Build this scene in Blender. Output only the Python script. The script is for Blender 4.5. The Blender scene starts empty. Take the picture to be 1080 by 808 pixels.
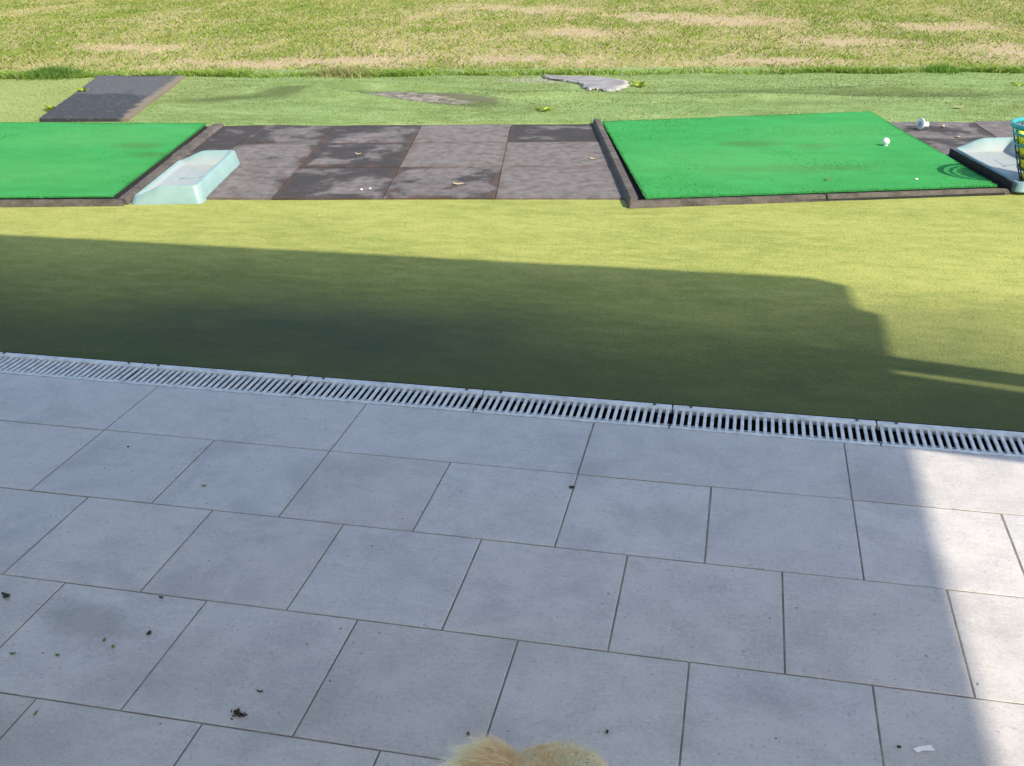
import bpy, bmesh, math, random
import numpy as np
from mathutils import Vector, Matrix
random.seed(7)
RNG = np.random.default_rng(11)
C = bpy.context.scene.collection
R = math.radians

# ------------------------------------------------------------------ helpers
def link(o, parent=None):
    C.objects.link(o)
    if parent is not None:
        o.parent = parent
    return o

def mesh_obj(name, verts, faces, mat=None, parent=None, smooth=False):
    me = bpy.data.meshes.new(name)
    me.from_pydata([tuple(v) for v in verts], [], faces)
    me.update()
    if mat: me.materials.append(mat)
    if smooth:
        for p in me.polygons: p.use_smooth = True
    return link(bpy.data.objects.new(name, me), parent)

def bm_obj(name, bm, mat=None, parent=None, smooth=False):
    bmesh.ops.recalc_face_normals(bm, faces=bm.faces[:])
    me = bpy.data.meshes.new(name)
    bm.to_mesh(me); bm.free()
    if mat: me.materials.append(mat)
    if smooth:
        for p in me.polygons: p.use_smooth = True
    return link(bpy.data.objects.new(name, me), parent)

def tag(o, label, cat, group=None, kind=None):
    o['label'] = label; o['category'] = cat
    if group: o['group'] = group
    if kind: o['kind'] = kind
    return o

def struct(o, kind='structure'):
    o['kind'] = kind
    return o

def empty(name, loc=(0, 0, 0), rz=0):
    o = bpy.data.objects.new(name, None)
    o.location = loc; o.rotation_euler = (0, 0, rz); o.empty_display_size = .05
    return link(o)

def add_box(bm, c, s, rz=0, M=None):
    m = Matrix.Translation(c) @ Matrix.Rotation(rz, 4, 'Z') @ Matrix.Diagonal((s[0], s[1], s[2], 1))
    if M is not None: m = M @ m
    return bmesh.ops.create_cube(bm, size=1, matrix=m)['verts']

def add_tube(bm, pts, rads, n=10, caps=True):
    """tapered tube through points"""
    rings = []
    P = [Vector(p) for p in pts]
    for i, p in enumerate(P):
        d = (P[min(i + 1, len(P) - 1)] - P[max(i - 1, 0)]).normalized()
        a = d.orthogonal().normalized(); b = d.cross(a)
        r = rads[i] if hasattr(rads, '__len__') else rads
        rings.append([bm.verts.new(p + a * r * math.cos(2 * math.pi * k / n) + b * r * math.sin(2 * math.pi * k / n)) for k in range(n)])
    for i in range(len(rings) - 1):
        A, B = rings[i], rings[i + 1]
        # align start to avoid twists
        off = min(range(n), key=lambda o: (B[o].co - A[0].co).length)
        for k in range(n):
            bm.faces.new((A[k], A[(k + 1) % n], B[(k + 1 + off) % n], B[(k + off) % n]))
        rings[i + 1] = B[off:] + B[:off]
    if caps:
        bm.faces.new(rings[0][::-1]); bm.faces.new(rings[-1])

def add_torus(bm, c, R0, r, n=40, m=8, flat=1.0):
    vs = []
    for i in range(n):
        a = 2 * math.pi * i / n
        vs.append([bm.verts.new((c[0] + (R0 + r * math.cos(2 * math.pi * j / m)) * math.cos(a),
                                 c[1] + (R0 + r * math.cos(2 * math.pi * j / m)) * math.sin(a),
                                 c[2] + flat * r * math.sin(2 * math.pi * j / m))) for j in range(m)])
    for i in range(n):
        for j in range(m):
            bm.faces.new((vs[i][j], vs[(i + 1) % n][j], vs[(i + 1) % n][(j + 1) % m], vs[i][(j + 1) % m]))

def vnoise(x, y, seed=0):
    """2-D value noise 0..1 (numpy)"""
    xi = np.floor(x).astype(np.int64); yi = np.floor(y).astype(np.int64)
    fx = x - xi; fy = y - yi
    fx = fx * fx * (3 - 2 * fx); fy = fy * fy * (3 - 2 * fy)
    def h(a, b):
        n = (a * 374761393 + b * 668265263 + seed * 974634541) & 0xffffffff
        n = ((n ^ (n >> 13)) * 1274126177) & 0xffffffff
        return ((n ^ (n >> 16)) & 0xffff) / 65535.0
    return (h(xi, yi) * (1 - fx) + h(xi + 1, yi) * fx) * (1 - fy) + (h(xi, yi + 1) * (1 - fx) + h(xi + 1, yi + 1) * fx) * fy

def fbm(x, y, oct=4, seed=0):
    s = 0; a = .5; t = 0
    for i in range(oct):
        s = s + a * vnoise(x * 2 ** i, y * 2 ** i, seed + i * 17); t += a; a *= .55
    return s / t

# ------------------------------------------------------------------ materials
class Mat:
    def __init__(s, name, rough=.8, spec=.3):
        s.m = bpy.data.materials.new(name); s.m.use_nodes = True
        s.nt = s.m.node_tree; s.b = s.nt.nodes['Principled BSDF']
        s.b.inputs['Roughness'].default_value = rough
        s.b.inputs['Specular IOR Level'].default_value = spec
        s._pos = None
    def n(s, t, **kw):
        nd = s.nt.nodes.new(t)
        for k, v in kw.items(): setattr(nd, k, v)
        return nd
    def put(s, sock, v):
        if isinstance(v, bpy.types.NodeSocket): s.nt.links.new(v, sock)
        elif isinstance(v, (tuple, list)) and sock.type == 'RGBA' and len(v) == 3: sock.default_value = (*v, 1)
        else: sock.default_value = v
    def pos(s):
        if s._pos is None: s._pos = s.n('ShaderNodeTexCoord').outputs['Object']
        return s._pos
    def scaled(s, sc, rot=0, vec=None, loc=(0, 0, 0)):
        mp = s.n('ShaderNodeMapping'); s.put(mp.inputs['Vector'], vec or s.pos())
        mp.inputs['Scale'].default_value = sc; mp.inputs['Rotation'].default_value = (0, 0, rot)
        mp.inputs['Location'].default_value = loc
        return mp.outputs[0]
    def noise(s, scale, detail=4, rough=.55, vec=None, dist=0):
        t = s.n('ShaderNodeTexNoise'); s.put(t.inputs['Vector'], vec or s.pos())
        t.inputs['Scale'].default_value = scale; t.inputs['Detail'].default_value = detail
        t.inputs['Roughness'].default_value = rough; t.inputs['Distortion'].default_value = dist
        return t.outputs['Fac']
    def voro(s, scale, vec=None, feature='F1'):
        t = s.n('ShaderNodeTexVoronoi', feature=feature); s.put(t.inputs['Vector'], vec or s.pos())
        t.inputs['Scale'].default_value = scale
        return t.outputs['Distance']
    def ramp(s, v, a, b, lo=0, hi=1):
        t = s.n('ShaderNodeMapRange', interpolation_type='SMOOTHSTEP'); s.put(t.inputs['Value'], v)
        for k, x in zip(('From Min', 'From Max', 'To Min', 'To Max'), (a, b, lo, hi)): t.inputs[k].default_value = x
        return t.outputs[0]
    def math(s, op, a, b=0.0, clamp=False):
        t = s.n('ShaderNodeMath', operation=op, use_clamp=clamp); s.put(t.inputs[0], a); s.put(t.inputs[1], b)
        return t.outputs[0]
    def mix(s, f, a, b, mode='MIX'):
        t = s.n('ShaderNodeMix', data_type='RGBA', blend_type=mode)
        s.put(t.inputs[0], f); s.put(t.inputs[6], a); s.put(t.inputs[7], b)
        return t.outputs[2]
    def attr(s, name, out='Color'):
        t = s.n('ShaderNodeAttribute', attribute_name=name)
        return t.outputs[out]
    def blob(s, c, r, rot=0, soft=.5, amt=.5, nscale=12):
        """noisy ellipse mask at a place of the surface: 1 inside"""
        mp = s.n('ShaderNodeMapping', vector_type='TEXTURE'); s.put(mp.inputs['Vector'], s.pos())
        mp.inputs['Location'].default_value = (c[0], c[1], 0); mp.inputs['Rotation'].default_value = (0, 0, rot)
        mp.inputs['Scale'].default_value = (r[0], r[1], 1)
        sep = s.n('ShaderNodeSeparateXYZ'); s.put(sep.inputs[0], mp.outputs[0])
        l = s.math('SQRT', s.math('ADD', s.math('POWER', s.math('ABSOLUTE', sep.outputs[0]), 2.0), s.math('POWER', s.math('ABSOLUTE', sep.outputs[1]), 2.0)))
        l = s.math('ADD', l, s.math('MULTIPLY', s.math('SUBTRACT', s.noise(nscale, 5, .6), .5), amt * 2))
        return s.ramp(l, 1 - soft, 1 + soft, 1, 0)
    def bump(s, h, dist=.002, strength=.6, prev=None):
        t = s.n('ShaderNodeBump'); s.put(t.inputs['Height'], h)
        t.inputs['Distance'].default_value = dist; t.inputs['Strength'].default_value = strength
        if prev is not None: s.put(t.inputs['Normal'], prev)
        return t.outputs[0]
    def out(s, color=None, rough=None, normal=None):
        if color is not None: s.put(s.b.inputs['Base Color'], color)
        if rough is not None: s.put(s.b.inputs['Roughness'], rough)
        if normal is not None: s.put(s.b.inputs['Normal'], normal)
        return s.m

def m_tile():
    s = Mat('grey_porcelain', .5, .4)
    big = s.noise(2.2, 5, .6); mid = s.noise(14, 6, .65); fine = s.noise(160, 3, .6)
    streak = s.noise(9, 6, .7, s.scaled((1, 5, 1), R(-28)))
    pits = s.ramp(s.noise(95, 3, .55), .30, .24)
    col = s.mix(s.ramp(big, .3, .7), (.455, .424, .418), (.535, .500, .490))
    col = s.mix(s.ramp(mid, .38, .66, 0, .75), col, (.59, .553, .54))
    col = s.mix(s.ramp(streak, .50, .68, 0, .45), col, (.625, .588, .57))
    col = s.mix(s.ramp(s.noise(4.5, 5, .65, None, .4), .48, .70, 0, .35), col, (.34, .32, .325))
    col = s.mix(s.ramp(s.noise(70, 4, .7, s.scaled((1, 2.2, 1), R(-40))), .54, .68, 0, .75), col, (.645, .61, .59))
    col = s.mix(s.ramp(s.noise(30, 5, .7), .57, .72, 0, .6), col, (.33, .325, .33))
    pits = s.ramp(s.noise(120, 3, .6), .40, .31)
    col = s.mix(s.math('MULTIPLY', pits, .65), col, (.24, .235, .23))
    col = s.mix(s.ramp(fine, .40, .65, 0, .5), col, (.625, .588, .57))
    col = s.mix(s.ramp(s.noise(4.5, 5, .65, None, .4), .48, .70, 0, .35), col, (.34, .32, .325))
    tint = s.attr('tint')
    col = s.mix(1.0, col, tint, 'MULTIPLY')
    # dirt that is on these tiles: smudges left of the middle, a ring and a spot
    d = s.blob((.40, -.70), (.10, .045), R(-12), .5, .8, 30)
    d2 = s.blob((.42, -1.02), (.16, .07), R(10), .6, .7, 24)
    d3 = s.blob((.62, -.80), (.12, .10), 0, .8, .7, 18)
    col = s.mix(s.math('MULTIPLY', d, .34), col, (.16, .15, .14))
    col = s.mix(s.math('MULTIPLY', d2, .25), col, (.16, .15, .14))
    col = s.mix(s.math('MULTIPLY', d3, .14), col, (.18, .17, .15))
    specks = s.ramp(s.voro(26), .085, .04)
    specks = s.math('MULTIPLY', specks, s.ramp(s.noise(3, 2), .46, .60))
    col = s.mix(s.math('MULTIPLY', specks, .8), col, (.09, .085, .06))
    rg = s.ramp(mid, .3, .7, .36, .52)
    h = s.math('ADD', s.math('MULTIPLY', fine, .35), s.math('MULTIPLY', mid, .6))
    return s.out(col, rg, s.bump(h, .0012, .35))

def m_grout():
    s = Mat('grout', .95, .1)
    return s.out(s.mix(s.ramp(s.noise(18, 4), .35, .7), (.20, .185, .165), (.33, .305, .265)), None, s.bump(s.noise(300, 2), .001, .6))

def m_grate():
    s = Mat('galvanised_grate', .45, .5)
    col = s.mix(s.ramp(s.noise(40, 5), .35, .7), (.56, .58, .60), (.76, .77, .78))
    col = s.mix(s.ramp(s.noise(11, 6, .7), .52, .72, 0, .65), col, (.32, .31, .28))
    d = s.blob((.175, .372), (.085, .028), 0, .5, .7, 40)
    col = s.mix(s.math('MULTIPLY', d, .8), col, (.11, .095, .07))
    return s.out(col, .45, s.bump(s.noise(220, 2), .0006, .4))

def m_channel():
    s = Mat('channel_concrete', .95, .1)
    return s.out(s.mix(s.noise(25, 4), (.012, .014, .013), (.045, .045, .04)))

def m_apron():
    s = Mat('yellowed_turf', .95, .12)
    fib = s.noise(300, 2, .6, s.scaled((1, .6, 1), R(18)))
    fib2 = s.noise(110, 3, .65, s.scaled((1, .5, 1), R(-14)))
    mid = s.noise(13, 6, .7, s.scaled((.6, 1.5, 1), R(12)))
    big = s.noise(1.5, 4, .6, s.scaled((.55, 1.3, 1), R(8)))
    col = s.mix(s.ramp(big, .32, .68), (.205, .258, .056), (.315, .345, .092))
    col = s.mix(s.ramp(mid, .42, .70, 0, .55), col, (.45, .43, .13))
    col = s.mix(s.ramp(mid, .46, .30, 0, .5), col, (.16, .19, .045))
    col = s.mix(s.ramp(fib, .40, .68, .0, .42), col, (.56, .53, .18))
    col = s.mix(s.ramp(fib2, .50, .30, 0, .38), col, (.14, .17, .035))
    # drain grime plus painted canopy shade in one gradient, then a grime patch
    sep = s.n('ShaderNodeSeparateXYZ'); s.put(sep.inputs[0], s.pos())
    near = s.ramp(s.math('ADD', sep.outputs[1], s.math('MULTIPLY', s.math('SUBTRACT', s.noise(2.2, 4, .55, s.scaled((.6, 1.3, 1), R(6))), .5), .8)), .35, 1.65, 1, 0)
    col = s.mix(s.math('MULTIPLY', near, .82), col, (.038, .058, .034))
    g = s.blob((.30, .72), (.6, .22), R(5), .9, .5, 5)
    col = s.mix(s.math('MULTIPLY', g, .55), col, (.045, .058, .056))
    sp = s.math('MULTIPLY', s.ramp(s.voro(34), .05, .02), .6)
    col = s.mix(sp, col, (.50, .47, .20))
    h = s.math('ADD', s.math('MULTIPLY', fib, .6), s.math('MULTIPLY', fib2, .8))
    return s.out(col, .95, s.bump(h, .004, .7))

def m_oldturf():
    s = Mat('faded_turf', .95, .1)
    fib = s.noise(260, 2, .6); mid = s.noise(9, 6, .65, s.scaled((.7, 1.4, 1), R(14)))
    big = s.noise(1.6, 4, .6, s.scaled((.5, 1.4, 1), R(9)))
    col = s.mix(s.ramp(big, .35, .65), (.14, .22, .055), (.23, .325, .105))
    col = s.mix(s.ramp(mid, .42, .7, 0, .7), col, (.31, .41, .175))
    col = s.mix(s.ramp(mid, .44, .28, 0, .7), col, (.21, .235, .07))
    sep = s.n('ShaderNodeSeparateXYZ'); s.put(sep.inputs[0], s.pos())
    col = s.mix(s.ramp(sep.outputs[0], -2.4, -2.9, 0, .6), col, (.36, .37, .12))
    col = s.mix(s.ramp(fib, .4, .65, 0, .4), col, (.40, .46, .22))
    for c, r_, a_, k_ in (((-1.62, 4.58), (.42, .10), 24, .7), ((-.62, 4.60), (.75, .13), -18, .75), ((1.2, 4.95), (.6, .11), 18, .6), ((2.4, 5.12), (.75, .12), 6, .65), ((-2.0, 4.35), (.3, .1), 15, .4), ((1.9, 4.72), (.5, .06), 8, .4)):
        w = s.blob(c, r_, R(a_), .75, 1.0, 4)
        col = s.mix(s.math('MULTIPLY', w, k_), col, (.092, .118, .042))
    bare = s.blob((-.60, 4.56), (.40, .085), R(-14), .45, .9, 11)
    bc = s.mix(s.ramp(s.noise(22, 5, .7, s.scaled((.6, 2, 1), R(-14))), .38, .62), (.115, .105, .085), (.33, .30, .26))
    col = s.mix(bare, col, bc)
    b2 = s.blob((-.25, 4.56), (.26, .05), R(-14), .4, .5, 9)
    col = s.mix(s.math('MULTIPLY', b2, .75), col, (.13, .125, .085))
    e = s.blob((.05, 5.42), (.26, .10), R(4), .6, 1.0, 9)
    col = s.mix(s.math('MULTIPLY', e, .7), col, (.42, .41, .33))
    return s.out(col, .95, s.bump(s.math('ADD', fib, mid), .008, .7))

def m_mat():
    s = Mat('green_mat_turf', .9, .15)
    fib = s.noise(330, 3, .65); mid = s.noise(7, 5, .6, s.scaled((.6, 1.3, 1), R(15)))
    col = s.mix(s.ramp(mid, .34, .68), (.031, .255, .050), (.040, .315, .068))
    col = s.mix(s.ramp(fib, .36, .66, 0, .55), col, (.075, .42, .135))
    col = s.mix(s.ramp(fib, .44, .26, 0, .55), col, (.010, .14, .028))
    for c, r_ in (((1.55, 3.42), (.15, .07)), ((1.86, 3.40), (.10, .06)), ((-1.62, 2.95), (.13, .07)), ((-1.45, 2.75), (.1, .05)), ((1.75, 2.9), (.34, .06))):
        w = s.blob(c, r_, R(12), .6, .5, 10)
        col = s.mix(s.math('MULTIPLY', w, .42), col, (.075, .12, .035))
    col = s.mix(s.ramp(s.noise(3.1, 4, .6, s.scaled((.45, 1.5, 1), R(17))), .56, .72, 0, .3), col, (.08, .38, .14))
    for c, r_, a_ in (((1.5, 3.0), (.5, .28), 10), ((1.95, 3.7), (.35, .25), 20), ((-1.9, 2.3), (.5, .22), 8), ((-2.0, 3.1), (.45, .25), 12)):
        w = s.blob(c, r_, R(a_), .8, .8, 6)
        col = s.mix(s.math('MULTIPLY', w, .38), col, (.11, .38, .11))
    return s.out(col, .9, s.bump(fib, .005, .8))

def m_rubber_tile():
    s = Mat('rubber_granulate', .9, .25)
    oi = s.n('ShaderNodeObjectInfo')
    uv = s.n('ShaderNodeUVMap').outputs[0]
    sepc = s.n('ShaderNodeSeparateColor'); s.put(sepc.inputs[0], oi.outputs['Color'])
    dust, red = sepc.outputs[0], sepc.outputs[1]
    gran = s.noise(300, 3, .65); grit = s.noise(90, 4, .65)
    col = s.mix(s.ramp(gran, .35, .7), (.030, .025, .023), (.074, .061, .056))
    su = s.n('ShaderNodeSeparateXYZ'); s.put(su.inputs[0], uv)
    eu = s.math('MINIMUM', su.outputs[0], s.math('SUBTRACT', 1.0, su.outputs[0]))
    ev = s.math('MINIMUM', su.outputs[1], s.math('SUBTRACT', 1.0, su.outputs[1]))
    edge = s.math('MINIMUM', eu, ev)
    n1 = s.noise(2.9, 6, .62, None, .2); n2 = s.noise(13, 5, .65)
    v = s.math('ADD', s.math('ADD', s.math('MULTIPLY', s.ramp(edge, 0, .16), s.ramp(oi.outputs['Random'], 0, 1, .06, .30)), s.math('MULTIPLY', n1, 1.75)), s.math('MULTIPLY', n2, .5))
    v = s.math('ADD', v, s.math('ADD', dust, -.34))
    sharp = s.ramp(v, 1.12, 1.26); soft = s.ramp(v, .98, 1.36)
    d = s.math('ADD', s.math('MULTIPLY', sharp, .2), s.math('MULTIPLY', soft, .8))
    dc = s.mix(s.ramp(s.noise(20, 5, .7), .3, .7), (.125, .110, .107), (.235, .208, .203))
    col = s.mix(s.math('MULTIPLY', d, .9), col, dc)
    # tide line where a puddle dried
    col = s.mix(s.math('MULTIPLY', s.math('MULTIPLY', s.ramp(v, 1.13, 1.17), s.ramp(v, 1.25, 1.2)), .10), col, (.34, .31, .30))
    rm = s.math('MULTIPLY', s.ramp(s.math('ADD', edge, s.math('MULTIPLY', s.math('SUBTRACT', n2, .5), .55)), .07, -.03), red)
    col = s.mix(s.math('MULTIPLY', rm, .6), col, (.125, .068, .042))
    col = s.mix(s.ramp(grit, .58, .72, 0, .35), col, (.22, .19, .175))
    return s.out(col, s.ramp(d, 0, 1, .72, .95), s.bump(s.math('ADD', gran, grit), .003, .6))

def m_strip():
    s = Mat('black_rubber_strip', .8, .3)
    sep = s.n('ShaderNodeSeparateXYZ'); s.put(sep.inputs[0], s.pos())
    v = s.math('ADD', sep.outputs[1], s.math('MULTIPLY', s.math('SUBTRACT', s.noise(3.5, 5, .6), .5), 1.0))
    v = s.math('ADD', v, s.math('MULTIPLY', sep.outputs[0], -.10))
    d = s.ramp(v, 4.62, 4.78)
    col = s.mix(d, (.040, .040, .044), (.088, .086, .090))
    col = s.mix(s.ramp(s.noise(40, 4), .45, .75, 0, .4), col, (.18, .175, .175))
    b = s.math('ADD', sep.outputs[0], s.math('MULTIPLY', s.math('SUBTRACT', sep.outputs[1], 3.783), .306))
    col = s.mix(s.ramp(s.math('ADD', b, s.math('MULTIPLY', s.noise(9, 3), .12)), -2.165, -2.11, 0, .8), col, (.24, .19, .13))
    return s.out(col, .8, s.bump(s.noise(200, 3), .002, .5))

def m_border():
    s = Mat('worn_rubber_border', .85, .3)
    col = s.mix(s.ramp(s.noise(26, 6, .7, s.scaled((.5, 1, 1), R(12))), .3, .7), (.060, .050, .042), (.135, .115, .10))
    col = s.mix(s.ramp(s.noise(6, 4), .5, .75, 0, .5), col, (.19, .16, .15))
    col = s.mix(s.ramp(s.noise(150, 3), .55, .75, 0, .4), col, (.28, .26, .24))
    return s.out(col, .85, s.bump(s.noise(120, 3), .002, .5))

def m_plain(name, col, rough=.8, spec=.3, var=.25, nscale=30):
    s = Mat(name, rough, spec)
    dark = tuple(c * (1 - var) for c in col)
    return s.out(s.mix(s.ramp(s.noise(nscale, 4), .35, .65), dark, col), rough, s.bump(s.noise(nscale * 5, 2), .001, .3))

def m_tray():
    s = Mat('aqua_plastic', .42, .45)
    col = s.mix(s.ramp(s.noise(12, 5, .6), .3, .7), (.215, .335, .328), (.265, .39, .38))
    col = s.mix(s.ramp(s.noise(160, 3), .6, .75, 0, .3), col, (.42, .55, .53))
    wear = s.math('MULTIPLY', s.attr('floor', 'Fac'), s.ramp(s.noise(11, 5, .65), .15, .50))
    col = s.mix(wear, col, (.355, .38, .365))
    col = s.mix(s.math('MULTIPLY', s.attr('floor', 'Fac'), s.ramp(s.noise(60, 4), .62, .8, 0, .4)), col, (.30, .27, .22))
    return s.out(col, s.ramp(s.noise(20, 4), .3, .7, .38, .55), s.bump(s.noise(70, 3), .0012, .3))

def m_grass():
    s = Mat('grass_blade', .75, .2)
    col = s.attr('col')
    s.put(s.b.inputs['Base Color'], col)
    tr = s.n('ShaderNodeBsdfTranslucent'); s.put(tr.inputs['Color'], col)
    mx = s.n('ShaderNodeMixShader'); mx.inputs[0].default_value = .3
    s.nt.links.new(s.b.outputs[0], mx.inputs[1]); s.nt.links.new(tr.outputs[0], mx.inputs[2])
    s.nt.links.new(mx.outputs[0], s.nt.nodes['Material Output'].inputs['Surface'])
    return s.m

def m_field():
    s = Mat('dry_turf_soil', .95, .1)
    big = s.noise(.8, 5, .6, s.scaled((1, .45, 1))); mid = s.noise(5, 6, .7, s.scaled((1, .5, 1), R(6))); fine = s.noise(60, 4, .7)
    col = s.mix(s.ramp(big, .38, .62), (.29, .30, .08), (.42, .35, .17))
    col = s.mix(s.ramp(mid, .48, .70, 0, .75), col, (.52, .39, .26))
    col = s.mix(s.ramp(mid, .45, .30, 0, .8), col, (.17, .22, .05))
    for c in ((-2.5, 6.15, .7, .25), (-1.75, 6.42, .9, .25), (-.45, 6.62, .8, .28), (.54, 10.0, 1, .6), (1.25, 9.6, .9, .5), (3.05, 9.2, .9, .65), (3.75, 7.6, .75, .6), (1.75, 6.7, .6, .25), (-1.1, 10.8, 1.1, .7), (-.05, 8.5, .6, .4), (-4.2, 7.0, .7, .35), (2.4, 8.0, .6, .35)):
        col = s.mix(s.math('MULTIPLY', s.blob(c[:2], c[2:], 0, .8, 1.5, 3.5), .7), col, (.49, .36, .235))
    col = s.mix(s.ramp(fine, .40, .65, 0, .45), col, (.52, .43, .27))
    return s.out(col, .95, s.bump(s.math('ADD', fine, mid), .02, .7))

def m_fur():
    s = Mat('cream_fur', .6, .3)
    col = s.attr('col')
    s.put(s.b.inputs['Base Color'], col)
    tr = s.n('ShaderNodeBsdfTranslucent'); s.put(tr.inputs['Color'], col)
    mx = s.n('ShaderNodeMixShader'); mx.inputs[0].default_value = .6
    s.nt.links.new(s.b.outputs[0], mx.inputs[1]); s.nt.links.new(tr.outputs[0], mx.inputs[2])
    s.nt.links.new(mx.outputs[0], s.nt.nodes['Material Output'].inputs['Surface'])
    return s.m

def m_skin():
    s = Mat('fur_undercoat', .9, .1)
    return s.out(s.mix(s.noise(30, 3), (.82, .66, .44), (.92, .80, .58)))

def m_torn():
    s = Mat('torn_backing', .95, .1)
    c = s.mix(s.ramp(s.noise(9, 5, .65), .38, .62), (.23, .22, .22), (.33, .315, .315))
    c = s.mix(s.ramp(s.math('ADD', s.attr('rim', 'Fac'), s.math('MULTIPLY', s.math('SUBTRACT', s.noise(14, 5, .7), .5), 1.6)), .35, .75), c, (.37, .36, .31))
    return s.out(c, .95, s.bump(s.noise(60, 4), .004, .5))

M = dict(tile=m_tile(), grout=m_grout(), grate=m_grate(), channel=m_channel(), apron=m_apron(), oldturf=m_oldturf(), mat=m_mat(),
         rubber=m_rubber_tile(), strip=m_strip(), border=m_border(), tray=m_tray(), grass=m_grass(), field=m_field(), fur=m_fur(), skin=m_skin(),
         pad_and_shade=m_plain('dark_foam_and_shade', (.030, .032, .03), .9),  # dark foam colour, also used for the tray's shade strip and groove sheet
         white=m_plain('white_rubber', (.78, .78, .76), .5, .4, .08), ball=m_plain('ball_white', (.80, .80, .78), .35, .5, .06),
         yellow=m_plain('yellow_ball', (.90, .80, .03), .4, .5, .1, 60), teal=m_plain('teal_plastic', (.035, .33, .37), .4, .5, .2),
         darkteal=m_plain('dark_teal_plastic', (.010, .055, .05), .45, .5, .2),
         leaf_tan=m_plain('dry_leaf', (.62, .46, .27), .8, .2, .35, 60), leaf_dark=m_plain('dark_leaf_bits', (.085, .078, .055), .9, .1, .4, 90),
         leaf_green=m_plain('withered_leaf', (.20, .24, .06), .8, .2, .4, 90),
         paper=m_plain('paper', (.95, .95, .95), .8, .2, .05), stone=m_plain('pebble', (.62, .58, .55), .8, .2, .3, 90),
         weed=m_plain('weed_leaf', (.36, .47, .05), .6, .3, .35, 40), torn=m_torn(),
         roof=m_plain('unseen_canopy_roof', (.62, .62, .62), .7, .3, .1, 3), post=m_plain('shadow_caster_paint', (.35, .36, .37), .5, .4, .1, 5),
         wall=m_plain('rendered_wall', (.62, .60, .57), .9, .2, .08, 4), screw=m_plain('rusty_screw', (.10, .08, .06), .6, .3, .3, 200),
         claw=m_plain('dark_nose', (.03, .025, .02), .4, .4, .2, 100))

# ------------------------------------------------------------------ setting: ground sheets
struct(mesh_obj('ground', [(-300, -300, -.16), (300, -300, -.16), (300, 300, -.16), (-300, 300, -.16)], [(0, 1, 2, 3)], M['field']))

T = .3                                   # paving module
G = .0017                                # half joint
def paving():
    v, f, tint = [], [], []
    def tile(x0, x1, y0, y1):
        x0 += G; x1 -= G; y0 += G; y1 -= G
        b = .0010
        dz = random.uniform(-.0005, .0005); ax = random.uniform(-.0005, .0005); ay = random.uniform(-.0005, .0005)
        i = len(v)
        def z(x, y): return dz + ax * (x - x0) / T + ay * (y - y0) / T
        for (a, c, d, e, zz) in ((x0, x1, y0, y1, -.02), (x0, x1, y0, y1, -b), (x0 + b, x1 - b, y0 + b, y1 - b, 0)):
            for x, y in ((a, d), (c, d), (c, e), (a, e)): v.append((x, y, zz + (z(x, y) if zz > -.01 else 0)))
        for k in range(2):
            for q in range(4):
                f.append((i + 4 * k + q, i + 4 * k + (q + 1) % 4, i + 4 * k + 4 + (q + 1) % 4, i + 4 * k + 4 + q))
        f.append((i + 8, i + 9, i + 10, i + 11))
        g = random.gauss(1, .026); w = random.gauss(0, .008)
        tint.extend([(g + w, g, g - w, 1)] * 9)
    for k in range(-10, 9): tile(k * .6, k * .6 + .6, 0, .263)               # double-length row against the drain
    offs = [0, .4933, -.0376, -.5505, -.08, .45, 0, .5, .02, .48, 0, .5, 0]
    for r in range(13):
        for k in range(-20, 17):
            x = (k + offs[r]) * T
            tile(x, x + T, -(r + 1) * T, -r * T)
    o = mesh_obj('patio_paving', v, f, M['tile'])
    ca = o.data.color_attributes.new('tint', 'FLOAT_COLOR', 'CORNER')
    buf = np.zeros((len(o.data.loops), 4), np.float32)
    for p, t in zip(o.data.polygons, tint):
        for li in p.loop_indices: buf[li] = t
    ca.data.foreach_set('color', buf.ravel())
    return struct(o)
paving()
bm = bmesh.new(); add_box(bm, (-.5, -1.85, -.0773), (12.4, 4.22, .152)); struct(bm_obj('grout_bed', bm, M['grout']))

# drain channel under the grates
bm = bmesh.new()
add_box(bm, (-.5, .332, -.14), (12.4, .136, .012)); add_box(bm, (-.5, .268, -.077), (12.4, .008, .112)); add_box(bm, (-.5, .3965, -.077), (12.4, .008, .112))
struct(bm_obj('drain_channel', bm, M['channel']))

# drain grates: one thing per half-metre length
def grate(x0, label):
    root = empty('drain_grate', (x0, .264, 0))
    L = .4970
    r1 = bmesh.new(); add_box(r1, (L / 2, .008, -.006), (L, .014, .013)); bmesh.ops.bevel(r1, geom=r1.edges[:], offset=.0015, segments=2, affect='EDGES')
    bm_obj('rail', r1, M['grate'], root)
    r2 = bmesh.new(); add_box(r2, (L / 2, .118, -.005), (L, .024, .015)); bmesh.ops.bevel(r2, geom=r2.edges[:], offset=.0015, segments=2, affect='EDGES')
    bm_obj('rail', r2, M['grate'], root)
    s_ = bmesh.new()
    n = 27; p = L / n
    for k in range(n):
        w = .0081 + random.uniform(-.0003, .0003)
        vs = add_box(s_, (p * (k + .5), .0605, -.0034), (w, .0902, .0060))
    bmesh.ops.bevel(s_, geom=s_.edges[:], offset=.0008, segments=1, affect='EDGES')
    bm_obj('slats', s_, M['grate'], root)
    c_ = bmesh.new(); add_box(c_, (L / 2, .040, -.0140), (L, .006, .0080)); bm_obj('crossbar', c_, M['grate'], root)
    for dx in (.045, L - .045):
        q = bmesh.new(); bmesh.ops.create_cone(q, cap_ends=True, segments=10, radius1=.0042, radius2=.0036, depth=.004, matrix=Matrix.Translation((dx, .122, .0035)))
        bm_obj('screw', q, M['screw'], root)
    tag(root, label, 'drain grate', 'slotted drain grates along the paving edge')
    return root
GX0 = .8865
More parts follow.
